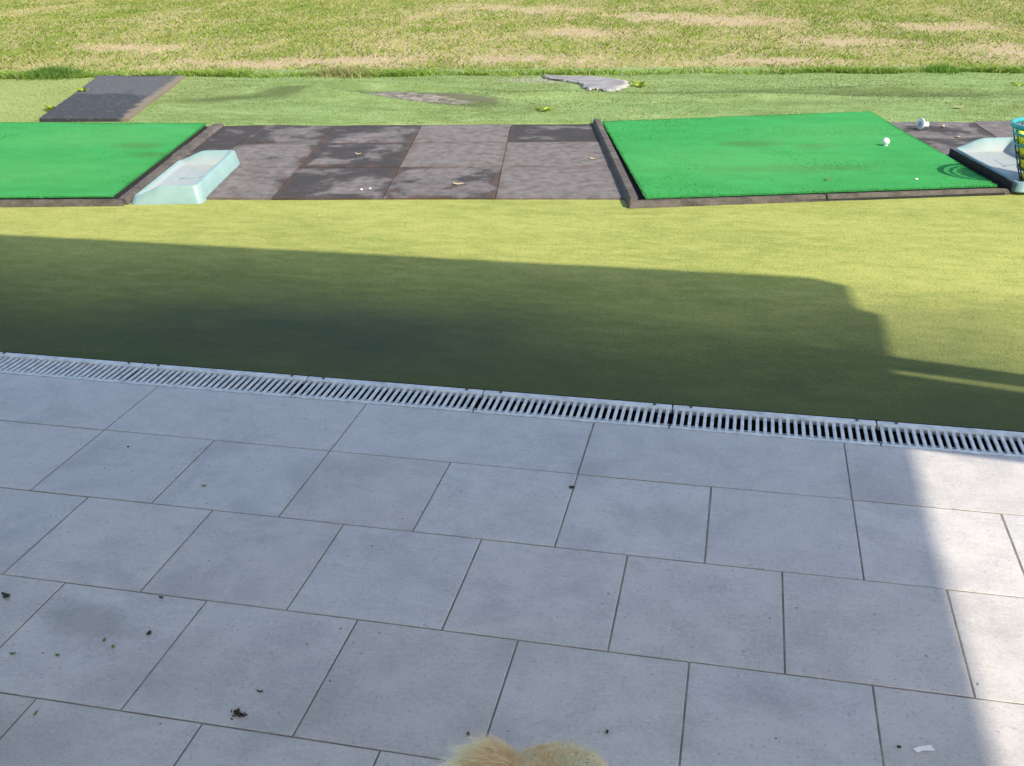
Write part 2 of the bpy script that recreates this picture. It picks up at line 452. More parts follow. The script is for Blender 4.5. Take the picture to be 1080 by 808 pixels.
for k, lab in ((-5, 'slotted grey drain grate two lengths outside the left picture edge'), (-4, 'slotted grey drain grate just outside the left picture edge'),
               (-3, 'slotted pale grey drain grate running out of the left picture edge'),
               (-2, 'slotted pale grey drain grate with a brown dirt smear across its slats'),
               (-1, 'slotted pale grey drain grate between the dirt-smeared one and the middle of the drain'),
               (0, 'slotted grey drain grate in front of the long tile at the middle of the paving'),
               (1, 'slotted grey drain grate ending beside the first sunlit strip of paving, fully in shade'),
               (2, 'slotted grey drain grate above the sunlit corner of paving at the right edge'),
               (3, 'slotted grey drain grate beyond the right picture edge')):
    grate(GX0 + k * .5, lab)

# yellow-green apron turf from the drain to the bays
def sheet(name, xs, ys, zf, mat, inside=None):
    nx, ny = len(xs), len(ys)
    X, Y = np.meshgrid(xs, ys); Z = zf(X, Y)
    v = np.stack([X.ravel(), Y.ravel(), Z.ravel()], 1)
    f = [(j * nx + i, j * nx + i + 1, (j + 1) * nx + i + 1, (j + 1) * nx + i) for j in range(ny - 1) for i in range(nx - 1)
         if inside is None or inside(.5 * (xs[i] + xs[i + 1]), .5 * (ys[j] + ys[j + 1]))]
    return mesh_obj(name, v.tolist(), f, mat, smooth=True)
def zap(X, Y):
    return .0005 + .005 * fbm(X * 1.7, Y * 2.2, 3, 5) * np.clip((Y - .40) / .25, 0, 1)
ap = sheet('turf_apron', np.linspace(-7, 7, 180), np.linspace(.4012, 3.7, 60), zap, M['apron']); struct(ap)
bm = bmesh.new(); add_box(bm, (0, 2.055, -.0805), (14, 3.309, .155)); struct(bm_obj('apron_base', bm, M['channel']))

# old faded turf between the bays and the field
def y_front(x): return 3.872 + .157 * x
def y_back(x): return 5.65 + .141 * x
def z_old(X, Y):
    z = .014 + .016 * fbm(X * 1.1, Y * 1.9, 4, 3)
    def ridge(cx, cy, ang, ln, wd, h):
        ca, sa = math.cos(ang), math.sin(ang)
        u = (X - cx) * ca + (Y - cy) * sa; w = -(X - cx) * sa + (Y - cy) * ca
        return h * np.exp(-(u / ln) ** 2 - (w / wd) ** 2)
    z = z + ridge(-.62, 4.60, R(-14), .36, .07, .035) + ridge(-.25, 4.62, R(-16), .34, .05, .03) + ridge(-1.3, 4.62, R(-20), .7, .09, .06) + ridge(-1.0, 4.95, R(-8), .9, .08, .05) + ridge(1.5, 4.85, R(4), .8, .12, .035) + ridge(2.6, 5.3, R(10), .7, .1, .035) + ridge(.3, 4.75, R(8), .5, .08, .03)
    z = z - ridge(-.45, 4.50, R(-14), .32, .035, .018)
    fr = np.clip((Y - y_front(X)) / .18, 0, 1)
    return z * (.55 + .45 * fr)
xs = np.linspace(-9, 9, 300)
nv = 70
v, f = [], []
for i, x in enumerate(xs):
    wob = .012 * math.sin(x * 9) + .02 * (float(fbm(np.array([x * 6.]), np.array([1.]), 3, 9)[0]) - .5)
    for j in range(nv):
        t = j / (nv - 1)
        y = y_front(x) + wob + (y_back(x) + .35 - y_front(x) - wob) * t
        z = float(z_old(np.array([x]), np.array([y]))[0])
        v.append((x, y, z))
for i in range(len(xs) - 1):
    for j in range(nv - 1):
        f.append((i * nv + j, (i + 1) * nv + j, (i + 1) * nv + j + 1, i * nv + j + 1))
# front skirt
b0 = len(v)
for i in range(len(xs)): v.append((xs[i], v[i * nv][1] - .003, -.02))
for i in range(len(xs) - 1): f.append((b0 + i, b0 + i + 1, (i + 1) * nv, i * nv))
struct(mesh_obj('old_turf', v, f, M['oldturf'], smooth=True))

# field
def z_field(X, Y): return -.012 + .05 * (fbm(X * .9, Y * .9, 4, 21) - .5) * np.clip((Y - y_back(X)) / .8, 0, 1) + .012
fx = np.concatenate([np.linspace(-260, -16, 14), np.linspace(-15, 15, 130), np.linspace(16, 260, 14)])
v, f = [], []
ts = np.concatenate([np.linspace(-.10, 10, 90), np.linspace(11, 40, 20), np.linspace(50, 280, 12)])
for x in fx:
    y0 = y_back(max(-14, min(14, x)))
    Y = y0 + ts; Z = z_field(np.full_like(Y, x), Y)
    for y, z in zip(Y, Z): v.append((x, float(y), float(z)))
n = len(ts)
for i in range(len(fx) - 1):
    for j in range(n - 1): f.append((i * n + j, (i + 1) * n + j, (i + 1) * n + j + 1, i * n + j + 1))
struct(mesh_obj('grass_field', v, f, M['field'], smooth=True))

# ------------------------------------------------------------------ grass blades (stuff)
def blades(name, P, h, w, lean, col, mat):
    """P (n,3) roots; h,w,lean (n,); col (n,3)"""
    n = len(P); a = RNG.uniform(0, 2 * np.pi, n); b = RNG.uniform(0, 2 * np.pi, n)
    side = np.stack([np.cos(a), np.sin(a), 0 * a], 1) * (w / 2)[:, None]
    ld = np.stack([np.cos(b), np.sin(b), 0 * b], 1)
    up = np.array([0, 0, 1.])
    mid = P + up * (h * .55)[:, None] + ld * (lean * .35)[:, None]
    tip = P + up * (h * (1 - .25 * np.clip(lean / np.maximum(h, 1e-4), 0, 1)))[:, None] + ld * lean[:, None]
    V = np.stack([P - side, P + side, mid + side * .8, mid - side * .8, tip], 1).reshape(-1, 3)
    base = np.arange(n) * 5
    loops = np.stack([base, base + 1, base + 2, base + 3, base + 3, base + 2, base + 4], 1).ravel()
    ls = np.stack([np.arange(n) * 7, np.arange(n) * 7 + 4], 1).ravel()
    lt = np.tile([4, 3], n)
    me = bpy.data.meshes.new(name)
    me.vertices.add(len(V)); me.vertices.foreach_set('co', V.astype(np.float32).ravel())
    me.loops.add(len(loops)); me.loops.foreach_set('vertex_index', loops.astype(np.int32))
    me.polygons.add(2 * n); me.polygons.foreach_set('loop_start', ls.astype(np.int32)); me.polygons.foreach_set('loop_total', lt.astype(np.int32))
    me.update(calc_edges=True)
    ca = me.color_attributes.new('col', 'FLOAT_COLOR', 'POINT')
    cc = np.concatenate([np.repeat(col, 5, 0), np.ones((5 * n, 1))], 1)
    ca.data.foreach_set('color', cc.astype(np.float32).ravel())
    me.materials.append(mat)
    return link(bpy.data.objects.new(name, me))

GREEN = np.array([.19, .285, .038]); LIME = np.array([.33, .38, .06]); YEL = np.array([.45, .42, .115]); STRAW = np.array([.64, .48, .30])
def grass_cols(x, y, n):
    g = fbm(x * .8 + 3, y * .30, 4, 31); k = fbm(x * 3.2, y * 1.5, 4, 77); r = RNG.uniform(0, 1, n)
    tt_ = y - y_back(x); dry = (g - .42) * 1.4 + (k - .5) * 1.7 + (r - .5) * 1.5 + .17
    dry = np.clip(dry - .10 + .55 * bare(x, y) + .2 * np.exp(-((tt_ - .62) / .30) ** 2) * np.clip((fbm(x * .9, x * 0 + 2, 2, 66) - .35) * 4, 0, 1), 0, 1)
    c = np.where(dry[:, None] < .5, GREEN + (LIME - GREEN) * (dry[:, None] * 2), YEL + (STRAW - YEL) * ((dry[:, None] - .5) * 2))
    c = np.where(((dry > .42) & (dry < .58))[:, None], LIME * .5 + YEL * .5, c)
    return c * RNG.uniform(.75, 1.25, (n, 1)), dry
BARE = [(-2.5, 6.15, .55, .22), (-1.75, 6.42, .75, .22), (-.45, 6.62, .65, .24), (.54, 10.0, .8, .5), (1.25, 9.6, .7, .4), (3.05, 9.2, .75, .55), (3.75, 7.6, .6, .5), (1.75, 6.7, .5, .2), (-1.1, 10.8, .9, .6), (-.05, 8.5, .5, .35), (-4.2, 7.0, .6, .3), (2.4, 8.0, .5, .3)]
def bare(x, y):
    m_ = 0
    for cx, cy, rx, ry in BARE: m_ = np.maximum(m_, np.exp(-((x - cx) / rx) ** 2 - ((y - cy) / ry) ** 2))
    return np.clip(m_ * 1.5 + (fbm(x * 4, y * 2.2, 4, 19) - .5) * 1.9 - .30, 0, 1)
NB = 260000
t = RNG.uniform(0, 1, NB) ** .8 * 8.6
x = RNG.uniform(-1, 1, NB) * (5.6 + t * .65) - .3 - t * .32
y = y_back(x) + t + .02
c, dry = grass_cols(x, y, NB)
keep = RNG.uniform(0, 1, NB) > np.clip(np.maximum((dry - .6) * 1.2, bare(x, y) * .75), 0, .75)
x, y, c, dry, t = x[keep], y[keep], c[keep], dry[keep], t[keep]
n = len(x)
P = np.stack([x, y, z_field(x, y) - .003], 1)
h = RNG.uniform(.011, .036, n) * (1.2 - .6 * dry) * (.7 + .7 * fbm(x * 1.5, y * 1.5, 3, 5))
o = blades('field_grass', P, h, RNG.uniform(.005, .011, n), h * RNG.uniform(.8, 2.4, n), c, M['grass']); struct(o, 'stuff')
# taller unmown lip where the field meets the old turf
NL = 46000
x = RNG.uniform(-7, 7, NL); tt = np.abs(RNG.normal(0, .16, NL)); y = y_back(x) + .03 * np.sin(x * 7) + .05 * (fbm(x * 3, x * 0, 3, 4) - .5) + tt
dens = fbm(x * 2.1, y * .5, 3, 41)
keep = RNG.uniform(0, 1, NL) < np.clip((dens - .2) * 2.8, .3, 1)
x, y, tt, dens = x[keep], y[keep], tt[keep], dens[keep]; n = len(x)
r = RNG.uniform(0, 1, (n, 1)); c = GREEN * (1 - r) + LIME * r
c = np.where(RNG.uniform(0, 1, (n, 1)) < .10, STRAW * .9, c) * RNG.uniform(.75, 1.1, (n, 1)) * np.array([.85, 1.02, .9])
h = RNG.uniform(.018, .065, n) * (.45 + .8 * dens) * np.clip(1.1 - tt * 2, .35, 1)
P = np.stack([x, y, z_field(x, y) - .002 + .02], 1); P[:, 2] = np.maximum(z_old(x, y), .004) - .004
o = blades('edge_grass', P, h, RNG.uniform(.005, .010, n), h * RNG.uniform(.5, 1.6, n), c, M['grass']); struct(o, 'stuff')
# matted fibres of the old turf
NF = 75000
x = RNG.uniform(-5.2, 5, NF); u = RNG.uniform(0, 1, NF); y = y_front(x) + (y_back(x) - y_front(x)) * u
c1 = fbm(x * 1.4, y * 1.1, 4, 51); c2 = RNG.uniform(0, 1, NF)
A = np.array([.120, .20, .050]); B = np.array([.27, .385, .150]); D = np.array([.22, .22, .06])
mm = np.clip((c1 - .40) * 4.5, 0, 1)[:, None]
c = A * (1 - mm) + B * mm; c = c + (D - c) * (np.clip(fbm(x * 1.0, y * .9, 3, 63) - .46, 0, .25) * 4)[:, None]
band = np.exp(-((u - .50 - .12 * np.sin(x * 1.3)) / .17) ** 2) * np.clip((fbm(x * 1.1 + 4, y * .9, 4, 88) - .34) * 3.4, 0, 1); band = band * np.clip((x + 2.1) / .5, 0, 1)
c = c + (np.array([.115, .135, .040]) - c) * (band * .75)[:, None]
seg = lambda ax_, ay, bx_, by, w_: np.exp(-((y - (ay + (by - ay) * np.clip((x - ax_) / (bx_ - ax_), 0, 1))) / w_) ** 2) * np.clip((x - ax_) / .4 + .5, 0, 1) * np.clip((bx_ - x) / .4 + .5, 0, 1)
fold = np.maximum(np.maximum(seg(-2.0, 4.42, -1.2, 4.76, .11), seg(-1.4, 4.80, .15, 4.30, .12)), .8 * seg(.7, 4.75, 3.2, 5.2, .13)) * np.clip(.55 + (fbm(x * 3, y * 3, 3, 44) - .4) * 1.6, 0, 1)
c = c + (np.array([.085, .115, .040]) - c) * (np.clip(fold, 0, 1) * .8)[:, None]
left = np.clip((-2.4 - x) / .5, 0, 1)[:, None]; c = c + (np.array([.36, .38, .12]) - c) * left * .6
c = c * RNG.uniform(.88, 1.12, (NF, 1)) * np.array([.95, 1.0, .95])
def inell(cx, cy, rx, ry, a):
    ca, sa = math.cos(a), math.sin(a); p = ((x - cx) * ca + (y - cy) * sa) / rx; q = (-(x - cx) * sa + (y - cy) * ca) / ry
    return p * p + q * q < RNG.uniform(.5, 1.2, len(x))
ok = ~(inell(-.60, 4.57, .40, .09, R(-14)) | inell(-.25, 4.57, .24, .05, R(-14)) | inell(.52, 5.2, .24, .26, 0))
# nothing under the rubber strip
e0 = (x + 2.714) + (y - 3.71) * .375; e1 = (x + 2.142) + (y - 3.783) * .306
ok &= ~((e0 > .0) & (e1 < .01))
x, y, c = x[ok], y[ok], c[ok]; n = len(x)
P = np.stack([x, y, z_old(x, y) - .001], 1); h = RNG.uniform(.005, .009, n)
o = blades('turf_fibres', P, h, RNG.uniform(.003, .006, n), h * RNG.uniform(.4, 1.5, n), c, M['grass']); struct(o, 'stuff')

# ------------------------------------------------------------------ rubber floor tiles
def quad_slab(name, q, z0, z1, mat, gap=.002, seg=10, warp=.002, color=None, seed=0, lift=0):
    """q: four (x,y) corners (far-left, far-right, near-right, near-left); gridded top with uv"""
    q = [Vector((*p, 0)) for p in q]; cen = sum(q, Vector()) / 4
    q = [p + (cen - p).normalized() * gap * 1.4 for p in q]
    v, f, uvs = [], [], {}
    S = seg + 1
    for j in range(S):
        for i in range(S):
            u, w = i / seg, j / seg
            p = (q[0] * (1 - u) + q[1] * u) * (1 - w) + (q[3] * (1 - u) + q[2] * u) * w
            e = min(u, 1 - u, w, 1 - w)
            z = z1 + warp * (float(fbm(np.array([p.x * 4]), np.array([p.y * 4]), 2, seed)[0]) - .5) * 2 - (.0015 if e == 0 else 0)
            v.append((p.x, p.y, z)); uvs[len(v) - 1] = (u, w)
    for j in range(seg):
        for i in range(seg): f.append((j * S + i, (j + 1) * S + i, (j + 1) * S + i + 1, j * S + i + 1))
    ring = [i for i in range(S)] + [(j + 1) * S - 1 for j in range(1, S)] + [S * S - 1 - i for i in range(1, S)] + [(S - 1 - j) * S for j in range(1, S - 1)]
    b = len(v)
    for r_ in ring: v.append((v[r_][0], v[r_][1], z0)); uvs[len(v) - 1] = uvs[r_]
    m = len(ring)
    for k in range(m): f.append((ring[k], ring[(k + 1) % m], b + (k + 1) % m, b + k))
    o = mesh_obj(name, v, f, mat)
    ul = o.data.uv_layers.new(name='UVMap')
    for l in o.data.loops: ul.data[l.index].uv = uvs[l.vertex_index]
    if color: o.color = color
    return o
N = [[(-1.772, 3.634), (-1.244, 3.702), (-0.832, 3.747), (-0.323, 3.821), (0.189, 3.901), (0.694, 3.995)],
     [(-1.695, 3.135), (-1.173, 3.206), (-0.734, 3.26), (-0.231, 3.337), (0.275, 3.414), (0.785, 3.5)],
     [(-1.607, 2.57), (-1.092, 2.644), (-0.623, 2.709), (-0.126, 2.789), (0.372, 2.863), (0.92, 2.947)],
     [(-1.515, 1.995), (-1.008, 2.065), (-0.507, 2.135), (-0.017, 2.213), (0.473, 2.289), (1.060, 2.380)]]
RT = {(0, 0): (-.30, .4, 'dark rubber tile in the far row, tucked against the frame of the left green mat'),
      (0, 1): (.02, .4, 'dusty rubber tile in the far row, second from the left green mat'),
      (0, 2): (.0, .7, 'rubber tile in the far row with a rusty joint, middle of the row of five'),
      (0, 3): (.16, .4, 'evenly grey rubber tile in the far row, next to the blackest far-row tile'),
      (0, 4): (-.22, .8, 'blackest rubber tile of the far row, touching the right green mat frame'),
      (1, 0): (-.12, .4, 'mostly hidden rubber tile of the middle row behind the left aqua tray'),
      (1, 1): (.06, .6, 'rubber tile of the middle row just right of the left aqua tray top'),
      (1, 2): (-.10, 1., 'rubber tile with a tan leaf and dark rusty patch in the middle row'),
      (1, 3): (.30, .7, 'palest rubber tile, dusty grey from edge to edge, centre of the middle row'),
      (1, 4): (.14, .5, 'rubber tile of the middle row with a jagged dusty patch beside the right mat'),
      (2, 1): (.08, .5, 'rubber tile of the near row beside the front corner of the left aqua tray'),
      (2, 2): (-.02, .5, 'rubber tile of the near row carrying two small white pebbles'),
      (2, 3): (.0, 1., 'reddish rubber tile of the near row with a tan leaf and a pale scrape'),
      (2, 4): (.20, .4, 'rubber tile of the near row with jagged pale dust, beside the right mat corner')}
for (j, i), (d, r_, lab) in RT.items():
    o = quad_slab('rubber_tile', [N[j][i], N[j][i + 1], N[j + 1][i + 1], N[j + 1][i]], -.004, .012 + .0012 * ((i + j) % 2), M['rubber'], color=(max(0, d * 2.3 + .28), r_, 0, 1), seed=i * 7 + j)
    tag(o, lab, 'rubber tile', 'rubber floor tiles between the golf mats')
NR = [[(2.16, 4.255), (2.757, 4.343), (3.27, 4.42)], [(2.23, 3.74), (2.817, 3.83), (3.335, 3.91)], [(2.30, 3.23), (2.877, 3.32), (3.40, 3.40)]]
RR = {(0, 0): (-.1, .2, 'dark rubber tile with a white tee on it, beside the far corner of right mat'),
      (0, 1): (.35, .2, 'grey rubber tile behind the yellow ball basket at the right edge'),
      (1, 0): (-.02, .3, 'rubber tile mostly under the back of the right aqua tray'),
      (1, 1): (.1, .3, 'rubber tile under the back of the ball basket tray, right edge')}
for (j, i), (d, r_, lab) in RR.items():
    o = quad_slab('rubber_tile', [NR[j][i], NR[j][i + 1], NR[j + 1][i + 1], NR[j + 1][i]], -.004, .012 + .0012 * ((i + j) % 2), M['rubber'], color=(max(0, d + .3), r_, 0, 1), seed=i * 5 + j + 40)
    tag(o, lab, 'rubber tile', 'rubber floor tiles right of the right mat')

o = quad_slab('rubber_strip', [(-3.284, 5.21), (-2.601, 5.283), (-2.100, 3.64), (-2.655, 3.57)], .0, .040, M['strip'], seg=14, warp=.003, seed=3)
tag(o, 'black rubber strip laid across the old turf behind the left green mat', 'rubber strip')

# ------------------------------------------------------------------ golf mats
def golf_mat(label, q, borders):
    """q: far-left, far-right, near-right, near-left corners of the turf"""
    root = empty('golf_mat', (sum(p[0] for p in q) / 4, sum(p[1] for p in q) / 4, 0)); off = root.location
    loc = lambda p: (p[0] - off.x, p[1] - off.y)
    pad = quad_slab('foam_pad', [loc(p) for p in q], .004, .0335, M['pad_and_shade'], gap=.004, seg=6, warp=0); pad.parent = root
    tp = quad_slab('turf_top', q, .034, .0405, M['mat'], gap=.0005, seg=24, warp=.0025, seed=9)
    # keep the turf in world texture space: mesh stays at world coordinates, parent inverse undone by location
    tp.parent = root; tp.location = (-off.x, -off.y, 0)
    cq = [(p[0] - off.x, p[1] - off.y) for p in q]
    bs = quad_slab('groove_dark_sheet', [(a_ * 1.035, b_ * 1.03) for a_, b_ in cq], .0, .0145, M['pad_and_shade'], gap=0, seg=4, warp=0); bs.parent = root  # dark sheet added under the pad so the groove reads as shaded
    for prof in borders:
        (a_out, a_in, b_in, b_out, ztop) = prof
        v = [(*a_out, 0), (*a_in, 0), (*b_in, 0), (*b_out, 0)]
        k = .16
        lerp = lambda p, r_, t_: (p[0] + (r_[0] - p[0]) * t_, p[1] + (r_[1] - p[1]) * t_)
        v += [(*lerp(a_out, a_in, k), ztop * .72), (*lerp(b_out, b_in, k), ztop * .72)]
        v += [(*lerp(a_out, a_in, k + .12), ztop), (*lerp(b_out, b_in, k + .12), ztop), (*a_in, ztop), (*b_in, ztop)]
        f = [(0, 3, 5, 4), (4, 5, 7, 6), (6, 7, 9, 8), (8, 9, 2, 1), (0, 4, 6, 8, 1), (3, 2, 9, 7, 5), (0, 1, 2, 3)]
        o = mesh_obj('border', v, f, M['border']); o.parent = root; o.location = (-off.x, -off.y, 0)
        bmx = bmesh.new(); bmx.from_mesh(o.data); bmesh.ops.recalc_face_normals(bmx, faces=bmx.faces[:]); bmesh.ops.bevel(bmx, geom=bmx.edges[:], offset=.0018, segments=2, affect='EDGES'); bmx.to_mesh(o.data); bmx.free()
    gm = np.random.default_rng(len(label)); n_ = 30000
    u_, w_ = gm.uniform(0, 1, n_), gm.uniform(0, 1, n_)
    k_ = n_ // 10; u_[:k_ // 2] = gm.uniform(-.002, .006, k_ // 2); u_[k_ // 2:k_] = gm.uniform(.994, 1.002, k_ - k_ // 2); w_[k_:k_ + k_] = np.where(gm.uniform(0, 1, k_) < .5, gm.uniform(-.003, .005, k_), gm.uniform(.995, 1.003, k_))
    Q = np.array(q); PX = (Q[0] * (1 - u_[:, None]) + Q[1] * u_[:, None]) * (1 - w_[:, None]) + (Q[3] * (1 - u_[:, None]) + Q[2] * u_[:, None]) * w_[:, None]
    pale = np.clip((fbm(PX[:, 0] * 1.6 + 5, PX[:, 1] * 1.6, 4, 91) - .46) * 4, 0, 1); hh = gm.uniform(.002, .005, n_); mixv = np.clip(fbm(PX[:, 0] * 3, PX[:, 1] * 4, 4, 15) * .7 + gm.uniform(-.3, .5, n_), 0, 1)[:, None]
    cc = np.array([.024, .225, .042]) * (1 - mixv) + np.array([.076, .375, .095]) * mixv
    cc = cc + (np.array([.11, .38, .115]) - cc) * (pale * .5)[:, None]
    wr = np.zeros(n_)
    for (cx, cy), rr in (((1.55, 3.42), .13), ((1.86, 3.40), .09), ((-1.62, 2.95), .11), ((-1.45, 2.75), .09), ((1.75, 2.9), .2)): wr += np.exp(-((PX[:, 0] - cx) / rr) ** 2 - ((PX[:, 1] - cy) / (rr * .55)) ** 2)
    cc = cc + (np.array([.07, .11, .03]) - cc) * (np.clip(wr, 0, 1) * .55)[:, None]
    fb = blades('turf_fibres', np.stack([PX[:, 0], PX[:, 1], np.full(n_, .0385)], 1), hh, gm.uniform(.002, .0045, n_), hh * gm.uniform(.4, 1.3, n_), cc, M['grass'])
    fb.parent = root; fb.location = (-off.x, -off.y, 0); fb['kind'] = 'stuff'
    tag(root, label, 'golf mat', 'green hitting mats')
    return root
def lp(a, b, t): return (a[0] + (b[0] - a[0]) * t, a[1] + (b[1] - a[1]) * t)
# right mat
oBL, iBL = (1.058, 2.232), (1.094, 2.280); oTL, iTL = (.648, 3.985), (.698, 3.960); oBR, iBR = (2.652, 2.709), (2.575, 2.706)
gq = [(.717, 3.907), (2.214, 4.398), (2.590, 2.715), (1.126, 2.285)]
ts_, e = .48, .004
nb = .512
RM = golf_mat('bright green hitting mat on the right with a golf ball on a tee', gq,
         [(lp(oBL, oTL, e / 2), lp((1.094, 2.28), iTL, e / 2), lp((1.094, 2.28), iTL, ts_), lp(oBL, oTL, ts_), .042),
          (lp(oBL, oTL, ts_ + e), lp((1.094, 2.28), iTL, ts_ + e), iTL, oTL, .042),
          (oBL, (1.098, 2.283), lp((1.098, 2.283), iBR, nb), lp(oBL, oBR, nb), .030),
          (lp(oBL, oBR, nb + e), lp((1.098, 2.283), iBR, nb + e), iBR, oBR, .030)])
e0, e1 = (2.497, 3.372), (2.652, 2.712)
bE = bmesh.new(); mid_ = lp(e0, e1, .5); add_box(bE, (mid_[0], mid_[1], .028), (math.hypot(e1[0] - e0[0], e1[1] - e0[1]), .010, .055), math.atan2(e1[1] - e0[1], e1[0] - e0[0]))
bmesh.ops.bevel(bE, geom=bE.edges[:], offset=.002, segments=2, affect='EDGES'); oE = bm_obj('shade_strip', bE, M['pad_and_shade'], RM); oE.location = (-RM.location.x, -RM.location.y, 0)  # dark strip added in place of the tray's shaded left face
# left mat
u8 = (math.cos(R(10.5)), math.sin(R(10.5)))
BRl, TRl = (-1.175, 1.962), (-1.547, 3.560)
BLl = (BRl[0] - 1.5 * u8[0], BRl[1] - 1.5 * u8[1]); TLl = (TRl[0] - 1.5 * math.cos(R(6)), TRl[1] - 1.5 * math.sin(R(6)))
oBRl, iBRl = (-1.100, 1.958), (-1.148, 1.966); oTRl, iTRl = (-1.475, 3.64), (-1.530, 3.60)
nL, nLi = (-1.100 - 1.62 * u8[0], 1.940 - 1.62 * u8[1]), (-1.150 - 1.55 * u8[0], 1.975 - 1.55 * u8[1])
golf_mat('bright green hitting mat on the left, cut off by the picture edge', [TLl, TRl, BRl, BLl],
         [(oBRl, (-1.1485, 1.962), lp((-1.1485, 1.962), iTRl, .5), lp(oBRl, oTRl, .5), .030)[::1],
          (lp(oBRl, oTRl, .504), lp((-1.1485, 1.962), iTRl, .504), iTRl, oTRl, .030),
          (lp(nL, (-1.103, 1.934), .0), lp(nLi, (-1.150, 1.955), .0), lp(nLi, (-1.150, 1.955), .55), lp(nL, (-1.103, 1.934), .55), .030),
          (lp(nL, (-1.103, 1.934), .554), lp(nLi, (-1.150, 1.955), .554), (-1.150, 1.955), (-1.103, 1.934), .030)])

# ------------------------------------------------------------------ ball trays
def tray(label, loc, rz, zoff=0):
    root = empty('ball_tray', (loc[0], loc[1], zoff), rz)
    Wd, Dp = .325, .752
    def sm(a, b, x_):
        t_ = max(0, min(1, (x_ - a) / (b - a))); return t_ * t_ * (3 - 2 * t_)
    def top(u): return .036 + .046 * sm(.01, .165, u)
    def rrect(x0, x1, y0, y1, r_, per=7):
        pts = []
        for cx, cy, a0 in ((x1 - r_, y0 + r_, -90), (x1 - r_, y1 - r_, 0), (x0 + r_, y1 - r_, 90), (x0 + r_, y0 + r_, 180)):
            for k in range(per): a = R(a0 + 90 * k / (per - 1)); pts.append((cx + r_ * math.cos(a), cy + r_ * math.sin(a)))
        # subdivide the straight runs so the height profile shows
        out = []
        for k, p in enumerate(pts):
            q_ = pts[(k + 1) % len(pts)]; out.append(p)
            L_ = math.hypot(q_[0] - p[0], q_[1] - p[1])
            if L_ > .05:
                for s_ in range(1, 12): out.append((p[0] + (q_[0] - p[0]) * s_ / 12, p[1] + (q_[1] - p[1]) * s_ / 12))
        return out
    rings = []
    spec = [(0, .030, lambda u: .0), (.002, .030, lambda u: .006), (.016, .030, lambda u: top(u) - .006), (.020, .028, lambda u: top(u) - .001), (.025, .026, lambda u: top(u)), (.034, .024, lambda u: top(u)), (.040, .022, lambda u: top(u) - .003),
            (.062, .030, lambda u: .026), (.070, .030, lambda u: .0215), (.085, .03, lambda u: .0205)]
    v, f, fl = [], [], []
    for ins, r_, zf in spec:
        lo = .004 if ins > .01 else 0
        xi0 = min(ins, .006 + ins * .55) ; pts = rrect(xi0, Wd - ins, ins, Dp - ins, max(.012, r_ - ins * .1))
        rings.append([len(v) + k for k in range(len(pts))])
        for (px, py) in pts:
            v.append((px, py, zf(px))); fl.append(1.0 if ins >= .0615 else 0.0)
    for a, b in zip(rings[:-1], rings[1:]):
        m = len(a)
        for k in range(m): f.append((a[k], a[(k + 1) % m], b[(k + 1) % m], b[k]))
    f.append(tuple(rings[-1])); f.append(tuple(rings[0][::-1]))
    body = mesh_obj('tray_body', v, f, M['tray'], root, smooth=True)
    at = body.data.attributes.new('floor', 'FLOAT', 'POINT'); at.data.foreach_set('value', np.array(fl, np.float32))
    # moulded rib across the basin and the ball slots
    b = bmesh.new(); add_box(b, (.165, .42, .0215), (.12, .010, .006), R(28)); bmesh.ops.bevel(b, geom=b.edges[:], offset=.003, segments=2, affect='EDGES'); bm_obj('rib', b, M['tray'], root, True)
    b = bmesh.new(); add_box(b, (.125, .47, .0207), (.003, .11, .0016), R(-2)); bm_obj('slot', b, M['post'], root)
    b = bmesh.new(); add_box(b, (.235, .22, .0207), (.003, .12, .0016), R(2)); bm_obj('slot', b, M['post'], root)
    tag(root, label, 'ball tray', 'aqua plastic ball trays')
    return root
TA = math.atan2(.164, .729)
tray('empty aqua plastic ball tray beside the left green mat', (-1.098, 1.955), TA)
tray('aqua plastic ball tray holding the basket at the right edge', (2.662, 2.690), math.atan2(.155, .70), .016)

# ------------------------------------------------------------------ ball basket
BX, BY, BZ = 2.785, 2.83, .027
bk = empty('ball_basket', (BX, BY, BZ))
H = .25
def rad(z): return .076 + (.150 - .076) * (z / H) ** .9
b = bmesh.new(); add_torus(b, (0, 0, H), rad(H), .0095, 56, 10, 1.2); bm_obj('rim', b, M['teal'], bk, True)
b = bmesh.new(); bmesh.ops.create_cone(b, cap_ends=True, segments=40, radius1=rad(0), radius2=rad(.006), depth=.006, matrix=Matrix.Translation((0, 0, .003))); bm_obj('base', b, M['darkteal'], bk)
for z_ in (.012, .068, .12, .172, .218):
    b = bmesh.new(); add_torus(b, (0, 0, z_), rad(z_), .0048, 56, 8, 1.3); bm_obj('hoop', b, M['teal'] if z_ > .15 else M['darkteal'], bk, True)
b = bmesh.new()
for k in range(20):
    a = 2 * math.pi * k / 20
    add_tube(b, [(rad(z_) * math.cos(a), rad(z_) * math.sin(a), z_) for z_ in np.linspace(.004, H, 7)], .0026, 6)
bm_obj('bars', b, M['darkteal'], bk, True)
tag(bk, 'tall teal plastic basket of yellow balls standing in the right aqua tray', 'ball basket')
proto = None
lay = []
for li, z_ in enumerate((.030, .066, .102, .138, .172, .198)):
    rr = rad(z_) - .0285
    nn = int(2 * math.pi * rr / .0445)
    for k in range(nn): lay.append((rr, 2 * math.pi * (k + .5 * (li % 2)) / nn, z_ + random.uniform(-.003, .003)))
    r2 = rr - .043
    if r2 > .02:
        for k in range(int(2 * math.pi * r2 / .046)): lay.append((r2, 2 * math.pi * k / int(2 * math.pi * r2 / .046) + .4, z_ + .004))
